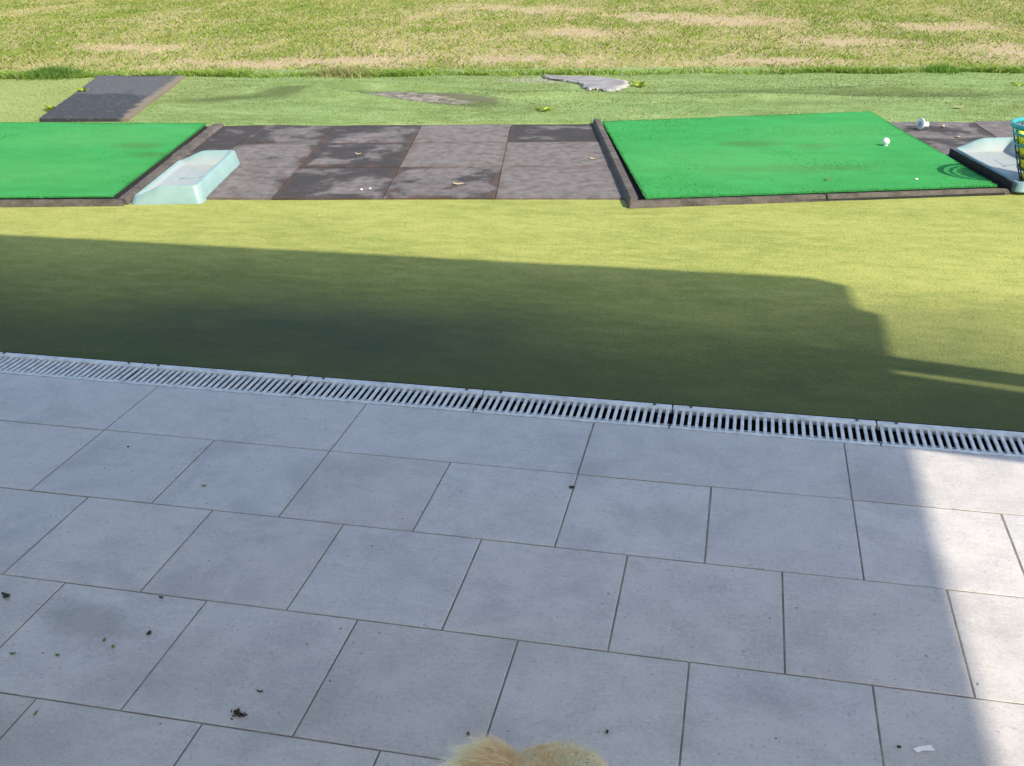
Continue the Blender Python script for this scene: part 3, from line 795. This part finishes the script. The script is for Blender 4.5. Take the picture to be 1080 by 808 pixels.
for rr, a, z_ in lay:
    if proto is None:
        b = bmesh.new(); bmesh.ops.create_uvsphere(b, u_segments=20, v_segments=14, radius=.02135); proto = bm_obj('range_ball', b, M['yellow'], None, True); o = proto
    else:
        o = proto.copy(); C.objects.link(o)
    o.location = (BX + rr * math.cos(a), BY + rr * math.sin(a), BZ + z_ + .004)
    tag(o, 'yellow range ball among those piled inside the teal basket', 'golf ball', 'yellow balls piled in the basket')

# ------------------------------------------------------------------ ball, tees, small litter on the bays
def ball(name, loc, r_, mat, label, cat):
    b = bmesh.new(); bmesh.ops.create_icosphere(b, subdivisions=4, radius=r_)
    o = bm_obj(name, b, mat, None, True); o.location = loc
    return tag(o, label, cat)
b = bmesh.new(); add_tube(b, [(0, 0, -.005), (0, 0, .002), (0, 0, .005)], [.012, .010, .0115], 16); o = bm_obj('rubber_tee', b, M['white'], None, True); o.location = (2.204, 3.455, .042)
tag(o, 'short white rubber tee under the ball on the right green mat', 'tee')
ball('golf_ball', (2.204, 3.455, .042 + .004 + .0165), .0182, M['ball'], 'white golf ball sitting on a tee on the right green mat', 'golf ball')
# loose tee lying on its side
t_root = empty('rubber_tee', (2.440, 4.03, .0135), R(0))
ax = Vector((-.86, -.48, .18)).normalized(); rot = ax.to_track_quat('Z', 'Y').to_matrix().to_4x4()
b = bmesh.new()
prof = [(.0, .0), (.0335, .0), (.036, .003), (.0345, .0075), (.022, .012), (.018, .02), (.016, .050), (.017, .054), (.0, .054)]
n_ = 28; rg = []
for (r_, z_) in prof: rg.append([b.verts.new((r_ * math.cos(2 * math.pi * k / n_), r_ * math.sin(2 * math.pi * k / n_), -z_)) for k in range(n_)])
for A_, B_ in zip(rg[:-1], rg[1:]):
    for k in range(n_): b.faces.new((A_[k], A_[(k + 1) % n_], B_[(k + 1) % n_], B_[k]))
bmesh.ops.remove_doubles(b, verts=b.verts[:], dist=1e-5)
bmesh.ops.transform(b, matrix=Matrix.Translation((0, 0, .035)) @ rot, verts=b.verts[:])
bm_obj('tee_flange', b, M['white'], t_root, True)
b = bmesh.new(); bmesh.ops.create_cone(b, cap_ends=True, segments=20, radius1=.016, radius2=.016, depth=.002, matrix=Matrix.Translation((0, 0, .035)) @ rot @ Matrix.Translation((0, 0, .0012))); bm_obj('tee_socket', b, M['post'], t_root)
t_root.scale = (.9, .9, .9)
tag(t_root, 'white rubber tee tipped on its side on dark rubber tile beyond the right mat', 'tee')

def flake(name, loc, size, asp, rz, mat, label, cat, curl=.35, th=.0006, group=None, seed=0, tilt=0):
    rr = random.Random(seed)
    n_ = 14; v, f = [(0, 0, 0)], []
    for k in range(n_):
        a = 2 * math.pi * k / n_; r_ = (.75 + .45 * rr.random())
        px, py = math.cos(a) * r_ * size / 2, math.sin(a) * r_ * size * asp / 2
        v.append((px, py, curl * (px * px + .6 * py * py) / size * 2 + rr.uniform(-.03, .03) * size))
    zmin = min(p[2] for p in v); v = [(a_, b_, c_ - zmin) for a_, b_, c_ in v]
    f = [(0, 1 + k, 1 + (k + 1) % n_) for k in range(n_)]
    o = mesh_obj(name, v, f, mat)
    m_ = o.modifiers.new('thickness', 'SOLIDIFY'); m_.thickness = th; m_.offset = 1
    o.location = (loc[0], loc[1], loc[2] + .0006); o.rotation_euler = (tilt, 0, rz)
    return tag(o, label, cat, group)
Lv = 'dry_leaf'
for i, (p, sz, as_, rz, mt, lab) in enumerate([
    ((-.422, 3.02, .014), .035, .6, .2, 'leaf_tan', 'tan dry leaf on the dark rusty rubber tile in the middle row'),
    ((.256, 2.487, .014), .055, .45, .1, 'leaf_tan', 'long tan dry leaf on the reddish rubber tile in the near row'),
    ((.784, 3.082, .014), .038, .5, -.2, 'leaf_tan', 'tan dry leaf beside the left frame of the right green mat'),
    ((2.574, 4.128, .014), .035, .7, 1.2, 'leaf_tan', 'brown crumpled leaf beside the tipped tee on rubber right of the mat'),
    ((2.61, 3.854, .014), .03, .8, .4, 'leaf_tan', 'small tan leaf on rubber between the right mat and right tray'),
    ((.414, 4.25, .024), .035, .7, .4, 'leaf_tan', 'small tan leaf on the old turf beside the yellow-green weed'),
    ((.836, 4.30, .024), .04, .6, 0, 'leaf_tan', 'small tan leaf on the old turf just behind the right mat'),
    ((2.738, 4.65, .028), .06, .55, .1, 'leaf_tan', 'orange-tan leaf on the old turf above the right rubber tiles'),
    ((1.883, 2.70, .042), .032, .6, .6, 'leaf_green', 'yellowish leaf near the front edge of the right green mat')]):
    flake(Lv, p, sz, as_, rz, M[mt], lab, 'leaf', seed=i + 3)
flake('tee_chip', (2.265, 2.76, .042), .017, .6, .4, M['white'], 'white chip of a broken tee on the front of the right green mat', 'tee chip', th=.004, seed=31)
flake('tee_chip', (-1.49, 1.915, .030), .02, .9, .4, M['white'], 'white chip lying on the front border of the left green mat', 'tee chip', th=.006, seed=32)
for i, (p, lab) in enumerate((((-.155, 2.321, .017), 'brighter white pebble on the near rubber row, left of the pair'), ((-.122, 2.343, .017), 'duller grey pebble on the near rubber row, right of the pair'))):
    b = bmesh.new(); bmesh.ops.create_icosphere(b, subdivisions=3, radius=.006)
    for q_ in b.verts: q_.co *= 1 + .12 * math.sin(q_.co.x * 300 + i) * math.cos(q_.co.y * 260)
    o = bm_obj('pebble', b, M['white'] if i == 0 else M['stone'], None, True); o.location = p; o.scale = (1, 1, .8); tag(o, lab, 'pebble')

# torn grey backing at the far edge of the old turf
pts = [(.047, 5.60), (.14, 5.57), (.253, 5.56), (.34, 5.58), (.428, 5.57), (.56, 5.50), (.69, 5.40), (.715, 5.25), (.699, 5.10), (.66, 5.01), (.601, 4.975), (.54, 5.03), (.483, 5.0), (.43, 5.10), (.404, 5.23), (.31, 5.34), (.222, 5.40), (.15, 5.42), (.087, 5.50)]
rj = random.Random(12); pp, sm_ = [], []
for i, p in enumerate(pts):
    q_ = pts[(i + 1) % len(pts)]
    for s_ in range(5):
        b_ = lp(p, q_, s_ / 5); sm_.append(b_); pp.append((b_[0] + rj.gauss(0, .012), b_[1] + rj.gauss(0, .022)))
v, f, rim = [], [], []
cx_, cy_ = .47, 5.30
K = 6
for k in range(K):
    for j_, (px, py) in enumerate(sm_):
        if k == 0: px, py = pp[j_]
        t_ = (1, .93, .8, .6, .4, .2)[k]; xx, yy = cx_ + (px - cx_) * t_, cy_ + (py - cy_) * t_
        v.append((xx, yy, .034 + .008 * float(fbm(np.array([xx * 2.]), np.array([yy * 2.]), 2, 8)[0]) - (.012 if k == 0 else 0))); rim.append((1, .8, .2, 0, 0, 0)[k])
m = len(sm_)
for k in range(K - 1):
    for i in range(m): f.append((k * m + i, k * m + (i + 1) % m, (k + 1) * m + (i + 1) % m, (k + 1) * m + i))
f.append(tuple((K - 1) * m + i for i in range(m)))
o = mesh_obj('torn_backing', v, f, M['torn'], smooth=True); at = o.data.attributes.new('rim', 'FLOAT', 'POINT'); at.data.foreach_set('value', np.array(rim, np.float32))
md = o.modifiers.new('thickness', 'SOLIDIFY'); md.thickness = .003
tag(o, 'ragged grey patch of torn backing at the far edge of the old turf', 'torn backing')

# weeds
def weed(loc, size, nleaf, label, seed, up=.8, col='weed'):
    rr = random.Random(seed); b = bmesh.new()
    for k in range(nleaf):
        a = rr.uniform(0, 6.28); L_ = size * rr.uniform(.5, 1.1); wv = L_ * rr.uniform(.16, .30); el = rr.uniform(.25, 1.2) * up
        d = Vector((math.cos(a), math.sin(a), 0)); s_ = Vector((-math.sin(a), math.cos(a), 0)) * wv / 2
        base = d * size * .05; pm = d * L_ * .55 * math.cos(el) + Vector((0, 0, L_ * .6 * math.sin(el))); pt = d * L_ * math.cos(el * .7) + Vector((0, 0, L_ * .8 * math.sin(el * .8)))
        q_ = [b.verts.new(p) for p in (base, pm * .5 + s_ * .8, pm + s_, pt, pm - s_ - Vector((0, 0, wv * .1)), pm * .5 - s_ * .8)]
        b.faces.new(q_)
    o = bm_obj('weed', b, M[col], None); o.location = loc
    return tag(o, label, 'weed', 'weeds along the old turf')
weed((.31, 4.262, .016), .075, 22, 'bright yellow-green weed sprouting beside the rubber tiles between the two mats', 1)
weed((-2.80, 3.92, .014), .08, 24, 'yellow-green weed at the near left corner of the black rubber strip', 2)
weed((-2.98, 4.55, .016), .08, 22, 'yellow-green weed halfway along the left edge of the black rubber strip', 3)
weed((.78, 5.24, .014), .085, 30, 'leafy weed at the right end of the torn grey backing', 4)
weed((.84, 4.86, .02), .05, 12, 'tiny pale weed on the old turf below the torn grey backing', 5)
weed((3.224, 5.468, .02), .07, 14, 'small pale weed on the old turf at the right picture edge', 6)
def tuft(x0, y0, sx, sy, n_, hh, label, cols, seed):
    g = np.random.default_rng(seed)
    xx = x0 + g.normal(0, sx, n_); yy = y0 + g.normal(0, sy, n_)
    q_ = g.uniform(0, 1, (n_, 1)); cc = (cols[0] * (1 - q_) + cols[1] * q_) * g.uniform(.75, 1.15, (n_, 1))
    hv = hh * g.uniform(.5, 1.1, n_) * np.exp(-((xx - x0) / (sx * 1.7)) ** 2)
    o = blades('grass_tuft', np.stack([xx, yy, 0 * xx + .005], 1), hv, g.uniform(.004, .008, n_), hv * g.uniform(.2, .9, n_), cc, M['grass'])
    return tag(o, label, 'grass tuft', 'grass tufts along the field edge')
tuft(-3.72, 5.25, .17, .09, 2600, .10, 'dark green grass tuft at the field edge left of the black strip', (np.array([.09, .19, .035]), np.array([.16, .27, .05])), 1)
tuft(-1.45, 5.53, .22, .07, 1800, .085, 'spiky grass tuft with straw blades behind the old turf, left of middle', (np.array([.16, .25, .04]), np.array([.48, .40, .2])), 2)
tuft(2.85, 6.12, .10, .06, 900, .085, 'deep green grass tuft at the field edge on the right side', (np.array([.11, .24, .03]), np.array([.2, .33, .05])), 3)

# ------------------------------------------------------------------ litter on the paving
lit = [((.784, -.872, 0), None),
       ((.206, -.665, 0), ('crumpled dark leaf at the left picture edge of the paving', .020, .6, 'leaf_dark')),
       ((.533, -.713, 0), ('dark leaf fragment at the middle of the smudged left tile', .011, .7, 'leaf_dark')),
       ((.5, -.611, 0), ('tiny brown twig bit just under a joint above the smudged tile', .009, .35, 'leaf_dark')),
       ((.325, -.81, 0), ('olive leaf crumb on the lower left of the smudged tile', .011, .45, 'leaf_green')),
       ((.49, -.759, 0), ('olive leaf crumb below the smudge, the right one of a close pair', .008, .7, 'leaf_green')),
       ((.464, -.746, 0), ('olive leaf crumb below the smudge, the left one of a close pair', .008, .5, 'leaf_green')),
       ((.796, -.815, 0), ('thin brown flake just above the clump of dark debris', .012, .3, 'leaf_dark')),
       ((.406, -.799, 0), ('olive flake between the two leaf crumbs and the lower joint', .008, .45, 'leaf_green')),
       ((1.373, -.795, 0), ('upright black seed on the tile above the dog head', .0075, .55, 'leaf_dark')),
       ((1.16, -.842, 0), ('dark brown seed husk left of the joint above the dog ear', .011, .45, 'leaf_dark')),
       ((1.815, -.739, 0), ('small black crumb left of the white paper scrap', .007, .6, 'leaf_dark')),
       ((.381, -.211, 0), ('olive seed on the tile in the row below the long drain tiles', .011, .6, 'leaf_green')),
       ((.110, -.074, 0), ('dark speck on the tile near the left edge, just below the long tiles', .006, .7, 'leaf_dark')),
       ((.457, -.935, 0), ('greenish sliver on the bottom left tile near a joint', .012, .3, 'leaf_green')),
       ((1.197, -.065, 0), ('brown lump of dirt stuck in the joint at the middle of the paving', .014, .8, 'leaf_dark'))]
for i, (p, d) in enumerate(lit):
    if d is None:
        b = bmesh.new(); rr = random.Random(5)
        for k in range(46):
            a = rr.uniform(0, 6.28); r_ = abs(rr.gauss(0, .0062)); c_ = Vector((r_ * math.cos(a) * 1.25, r_ * math.sin(a) * .8, rr.uniform(.001, .006)))
            dd = Vector((rr.gauss(0, 1), rr.gauss(0, 1), rr.gauss(0, .4))).normalized() * rr.uniform(.003, .006); ss = dd.orthogonal().normalized() * rr.uniform(.001, .0025)
            b.faces.new([b.verts.new(c_ + q_) for q_ in (-dd, ss, dd, -ss)])
        for q_ in b.verts: q_.co.z = max(q_.co.z, .0004)
        o = bm_obj('debris_clump', b, M['leaf_dark']); o.location = p
        tag(o, 'clump of dark dried moss just above a joint at the lower left', 'debris clump')
    else:
        flake('leaf_bit', p, d[1], d[2], (.3, -.4, 1.5, .1)[i % 4] if i != 9 else 1.4, M[d[3]], d[0], 'leaf bit', curl=.5, th=.0008 if d[1] > .009 else .0025, seed=50 + i)
o = mesh_obj('paper_scrap', [(-.0105, -.003, .0006), (-.006, -.0085, .0006), (.012, -.0035, .0035), (.008, .0045, .003), (-.001, -.004, .0010), (-.002, .001, .0022)], [(0, 1, 4, 5), (5, 4, 2, 3)], M['paper'])
o.location = (1.85, -.734, .001); o.scale = (1.45, 1.4, 1); md = o.modifiers.new('thickness', 'SOLIDIFY'); md.thickness = .0004; md.offset = 1
tag(o, 'small white paper scrap on the paving at the lower right', 'paper scrap')

# ------------------------------------------------------------------ dog (only the top of its head is in the picture)
def dog():
    root = empty('dog', (1.40, -1.62, 0)); SX = .013
    J = {'pel': ((1.40, -1.70, .105), .085), 'lum': ((1.40, -1.63, .18), .08), 'che': ((1.392, -1.50, .235), .085), 'wit': ((1.385, -1.42, .285), .062),
         'nek': ((1.38, -1.365, .325), .052), 'sk1': ((1.376, -1.315, .362), .054), 'sk2': ((1.373, -1.285, .352), .048), 'muz': ((1.362, -1.235, .305), .028), 'nos': ((1.357, -1.212, .275), .019),
         'sl': ((1.325, -1.47, .20), .042), 'el': ((1.322, -1.48, .115), .027), 'wl': ((1.322, -1.445, .045), .019), 'pl': ((1.322, -1.415, .018), .020),
         'sr': ((1.455, -1.47, .20), .042), 'er': ((1.458, -1.48, .115), .027), 'wr': ((1.458, -1.445, .045), .019), 'pr': ((1.458, -1.415, .018), .020),
         'hl': ((1.325, -1.68, .10), .058), 'kl': ((1.30, -1.58, .11), .040), 'cl': ((1.30, -1.67, .035), .022), 'fl': ((1.30, -1.58, .018), .021),
         'hr': ((1.475, -1.68, .10), .058), 'kr': ((1.50, -1.58, .11), .040), 'cr': ((1.50, -1.67, .035), .022), 'fr': ((1.50, -1.58, .018), .021),
         't1': ((1.405, -1.79, .06), .026), 't2': ((1.45, -1.87, .035), .024), 't3': ((1.53, -1.90, .03), .016),
         'le1': ((1.334, -1.312, .386), .021), 'le2': ((1.303, -1.303, .395), .012), 'le3': ((1.272, -1.305, .362), .013), 'le4': ((1.270, -1.295, .325), .007),
         're1': ((1.420, -1.318, .372), .017), 're2': ((1.440, -1.325, .348), .016), 're3': ((1.448, -1.322, .312), .013), 're4': ((1.446, -1.318, .285), .007)}
    E = 'pel-lum lum-che che-wit wit-nek nek-sk1 sk1-sk2 sk2-muz muz-nos che-sl sl-el el-wl wl-pl che-sr sr-er er-wr wr-pr pel-hl hl-kl kl-cl cl-fl pel-hr hr-kr kr-cr cr-fr pel-t1 t1-t2 t2-t3 sk1-le1 le1-le2 le2-le3 le3-le4 sk1-re1 re1-re2 re2-re3 re3-re4'.split()
    J = {k: ((p[0] + SX, p[1], p[2] * 1.088), r__) for k, (p, r__) in J.items()}
    names = list(J); me = bpy.data.meshes.new('dog_cage')
    me.from_pydata([J[k][0] for k in names], [tuple(names.index(q_) for q_ in e_.split('-')) for e_ in E], [])
    tmp = bpy.data.objects.new('dog_cage', me); C.objects.link(tmp)
    sk = tmp.modifiers.new('skin', 'SKIN'); sk.use_smooth_shade = True
    if not me.skin_vertices: me.skin_vertices.new()
    for i, k in enumerate(names):
        d = me.skin_vertices[0].data[i]; d.radius = (J[k][1], J[k][1]); d.use_root = (k == 'pel')
    sub = tmp.modifiers.new('sub', 'SUBSURF'); sub.levels = 2; sub.render_levels = 2
    bpy.context.view_layer.update()
    dg = bpy.context.evaluated_depsgraph_get()
    bme = bpy.data.meshes.new_from_object(tmp.evaluated_get(dg))
    bpy.data.objects.remove(tmp); bme.name = 'body'
    bme.materials.clear(); bme.materials.append(M['skin'])
    for p in bme.polygons: p.use_smooth = True
    off = Vector(root.location)
    body = link(bpy.data.objects.new('body', bme), root); body.location = -off
    # fur: many tapered strands grown from the surface
    bme.calc_loop_triangles()
    V = np.array([v_.co[:] for v_ in bme.vertices]); Nn = np.array([v_.normal[:] for v_ in bme.vertices]); Tt = np.array([t_.vertices[:] for t_ in bme.loop_triangles])
    A_ = np.linalg.norm(np.cross(V[Tt[:, 1]] - V[Tt[:, 0]], V[Tt[:, 2]] - V[Tt[:, 0]]), axis=1) / 2
    cen = V[Tt].mean(1); head = (cen[:, 1] > -1.38) & (cen[:, 2] > .28)
    wgt = A_ * np.where(head, 14, 1); wgt /= wgt.sum()
    n_ = 90000; g = np.random.default_rng(4); ti = g.choice(len(Tt), n_, p=wgt)
    r1, r2 = np.sqrt(g.uniform(0, 1, n_)), g.uniform(0, 1, n_); bc = np.stack([1 - r1, r1 * (1 - r2), r1 * r2], 1)
    P = (V[Tt[ti]] * bc[..., None]).sum(1); Nr = (Nn[Tt[ti]] * bc[..., None]).sum(1); Nr /= np.linalg.norm(Nr, axis=1)[:, None]
    hd = head[ti]; ear = hd & ((P[:, 0] < 1.332 + SX) | (P[:, 0] > 1.428 + SX))
    comb = np.where(hd[:, None], np.array([0.0, -.75, -.35]), np.array([0, -.35, -.8])) + np.where(ear[:, None], np.where((P[:, 0] < 1.38)[:, None], np.array([-.55, .45, .35]), np.array([.4, .2, -.5])), 0)
    nz = fbm(P[:, 0] * 45, P[:, 1] * 45 + P[:, 2] * 31, 3, 2) - .5; nz2 = fbm(P[:, 0] * 45 + 9, P[:, 2] * 45 + P[:, 1] * 31, 3, 12) - .5
    d0 = Nr * .75 + comb * .85 + np.stack([nz * 1.3, nz2 * .9, nz * .4], 1) + g.normal(0, .16, (n_, 3)); d0 /= np.linalg.norm(d0, axis=1)[:, None]
    d1 = Nr * .2 + comb * 1.2 + np.stack([nz * 1.6, nz2 * 1.1, nz * .5], 1) + g.normal(0, .25, (n_, 3)); d1 /= np.linalg.norm(d1, axis=1)[:, None]
    earw = np.clip((1.352 + SX - P[:, 0]) / .035, 0, 1) * hd
    L_ = np.where(hd, .017 + .009 * earw, .026) * g.uniform(.4, 1.3, n_)
    w_ = np.where(hd, .00036, .0009)
    side = np.cross(d0, g.normal(0, 1, (n_, 3))); side /= np.linalg.norm(side, axis=1)[:, None]; side *= (w_ / 2)[:, None]
    m1 = P + d0 * (L_ * .5)[:, None]; m2 = m1 + d1 * (L_ * .5)[:, None]; P = P - Nr * .001
    VV = np.stack([P - side, P + side, m1 + side * .85, m1 - side * .85, m2], 1).reshape(-1, 3)
    base = np.arange(n_) * 5
    loops = np.stack([base, base + 1, base + 2, base + 3, base + 3, base + 2, base + 4], 1).ravel()
    fm = bpy.data.meshes.new('fur')
    fm.vertices.add(len(VV)); fm.vertices.foreach_set('co', VV.astype(np.float32).ravel())
    fm.loops.add(len(loops)); fm.loops.foreach_set('vertex_index', loops.astype(np.int32))
    fm.polygons.add(2 * n_); fm.polygons.foreach_set('loop_start', np.stack([np.arange(n_) * 7, np.arange(n_) * 7 + 4], 1).ravel().astype(np.int32)); fm.polygons.foreach_set('loop_total', np.tile([4, 3], n_).astype(np.int32))
    fm.update(calc_edges=True)
    big_ = fbm(P[:, 0] * 22 + 5, P[:, 1] * 22 + P[:, 2] * 15, 3, 33) - .5; q_ = np.clip(.62 + nz * 1.2 + big_ * 2.2 + g.normal(0, .18, n_), 0, 1)[:, None]
    cc = np.array([.86, .68, .44]) * (1 - q_) + np.array([.98, .93, .78]) * q_
    cc = np.repeat(cc, 5, 0); tipf = np.tile([.8, .8, 1, 1, 1.12], n_)[:, None]; cc = np.clip(cc * tipf, 0, .92)
    ca = fm.color_attributes.new('col', 'FLOAT_COLOR', 'POINT'); ca.data.foreach_set('color', np.concatenate([cc, np.ones((len(cc), 1))], 1).astype(np.float32).ravel())
    fm.materials.append(M['fur'])
    fo = link(bpy.data.objects.new('fur', fm), root); fo.location = -off
    b = bmesh.new(); bmesh.ops.create_uvsphere(b, u_segments=16, v_segments=10, radius=.014, matrix=Matrix.Translation((1.355 + SX, -1.196, .282)) @ Matrix.Diagonal((1.1, .8, .8, 1))); no = bm_obj('nose', b, M['claw'], root, True); no.location = -off
    for sx in (-.028, .022):
        b = bmesh.new(); bmesh.ops.create_uvsphere(b, u_segments=12, v_segments=8, radius=.0095, matrix=Matrix.Translation((1.368 + SX + sx, -1.243, .361))); eo = bm_obj('eye', b, M['claw'], root, True); eo.location = -off
    tag(root, 'cream long-haired dog, only the fluffy top of its head and one ear showing', 'dog')
dog()

# ------------------------------------------------------------------ building whose roof shades the paving (behind / above the camera)
SUN_AZ, SUN_EL = R(-28), R(41)
HZ = 2.6
kx, ky = math.cos(SUN_AZ) / math.tan(SUN_EL), math.sin(SUN_AZ) / math.tan(SUN_EL)
def up(x_, y_, h_=HZ): return (x_ + kx * h_, y_ + ky * h_)
def slab(name, pts, z0, z1, mat, parent):
    m = len(pts); v = [(*p, z0) for p in pts] + [(*p, z1) for p in pts]
    f = [tuple(range(m))[::-1], tuple(range(m, 2 * m))] + [(k, (k + 1) % m, m + (k + 1) % m, m + k) for k in range(m)]
    return mesh_obj(name, v, f, mat, parent)
cano = empty('unseen_canopy', (0, 0, 0))
x_l, y_b = -9, -4.3
# unseen roof outline shaped backwards along the sun from its stepped shadow
e1 = up(-9, 1.412); e2 = up(1.885, 1.404); e3 = up(1.90, 1.19); e4 = up(1.972, 1.15); e5 = up(1.962, .80); e6 = up(1.955, .26)
slab('roof', [(x_l, y_b), (up(1.962, 0)[0], y_b), e6, e5, e4, e3, e2, (x_l, e2[1])], HZ, HZ + .12, M['roof'], cano)  # unseen roof, outlined from its shadow
HB = 1.45
ub = lambda a, b_: up(a, b_, HB)
b1 = [ub(1.935, .812), ub(1.935, .722), ub(3.4, .47), ub(3.4, .530)]  # thin unseen slab added to cast the narrow bar of shadow
slab('bar_shadow_caster', [b1[0], b1[1], b1[2], b1[3]], HB, HB + .02, M['post'], cano)
b2 = [ub(1.930, .694), ub(1.930, .262), ub(2.4, .215), ub(3.4, .08), ub(3.4, .36), ub(2.275, .622)]  # wide unseen slab shaped to cast the shadow band below the sunlit sliver
slab('beam_shadow_caster', b2, HB, HB + .02, M['post'], cano)
for px, py in ((4.15, -4.1), (-1.5, -4.1), (-7, -4.1)):
    b = bmesh.new(); add_box(b, (px, py, HZ / 2 - .002), (.12, .12, HZ - .006)); bm_obj('post', b, M['post'], cano)
for px in (up(3.35, .3, HB)[0],):
    py = up(3.35, .3, HB)[1]
    b = bmesh.new(); add_box(b, (px, py, HB / 2 - .003), (.06, .06, HB - .008)); bm_obj('post', b, M['post'], cano)
tag(cano, 'flat canopy roof over the paving, out of the picture, outlined from its shade, with slabs added to cast shadow bands', 'canopy')

# ------------------------------------------------------------------ light, sky, camera
w = bpy.data.worlds.new('World'); bpy.context.scene.world = w; w.use_nodes = True
nt = w.node_tree; sky = nt.nodes.new('ShaderNodeTexSky'); sky.sky_type = 'NISHITA'; sky.sun_disc = False
sky.sun_elevation = SUN_EL; sky.sun_rotation = math.pi / 2 - SUN_AZ; sky.air_density = 1.0; sky.dust_density = 1.0; sky.ozone_density = 1.0
bg = nt.nodes['Background']; bg.inputs['Strength'].default_value = .15
nt.links.new(sky.outputs[0], bg.inputs['Color'])
sd = bpy.data.lights.new('Sun', 'SUN'); sd.energy = 3.5; sd.angle = R(.53); sd.color = (1, .91, .75)
so = bpy.data.objects.new('Sun', sd); C.objects.link(so)
so.rotation_euler = Vector((math.cos(SUN_AZ) * math.cos(SUN_EL), math.sin(SUN_AZ) * math.cos(SUN_EL), math.sin(SUN_EL))).to_track_quat('Z', 'Y').to_euler()
cd = bpy.data.cameras.new('Camera'); cd.sensor_width = 36; cd.lens = 1099.78 / 1080 * 36; cd.clip_start = .05; cd.clip_end = 2000
co = bpy.data.objects.new('Camera', cd); C.objects.link(co)
r_ = Vector((.97683431, .2133355, -.01681342)); u_ = Vector((-.07486052, .41426444, .9070727)); d_ = Vector((-.20047601, .88480107, -.42063812))
co.matrix_world = Matrix(((r_.x, u_.x, -d_.x, 1.51432628), (r_.y, u_.y, -d_.y, -2.04811946), (r_.z, u_.z, -d_.z, 1.18967605), (0, 0, 0, 1)))
sc = bpy.context.scene; sc.camera = co
sc.view_settings.view_transform = 'Standard'; sc.view_settings.look = 'None'; sc.view_settings.exposure = .80; sc.view_settings.gamma = 1
sc.view_settings.use_curve_mapping = False
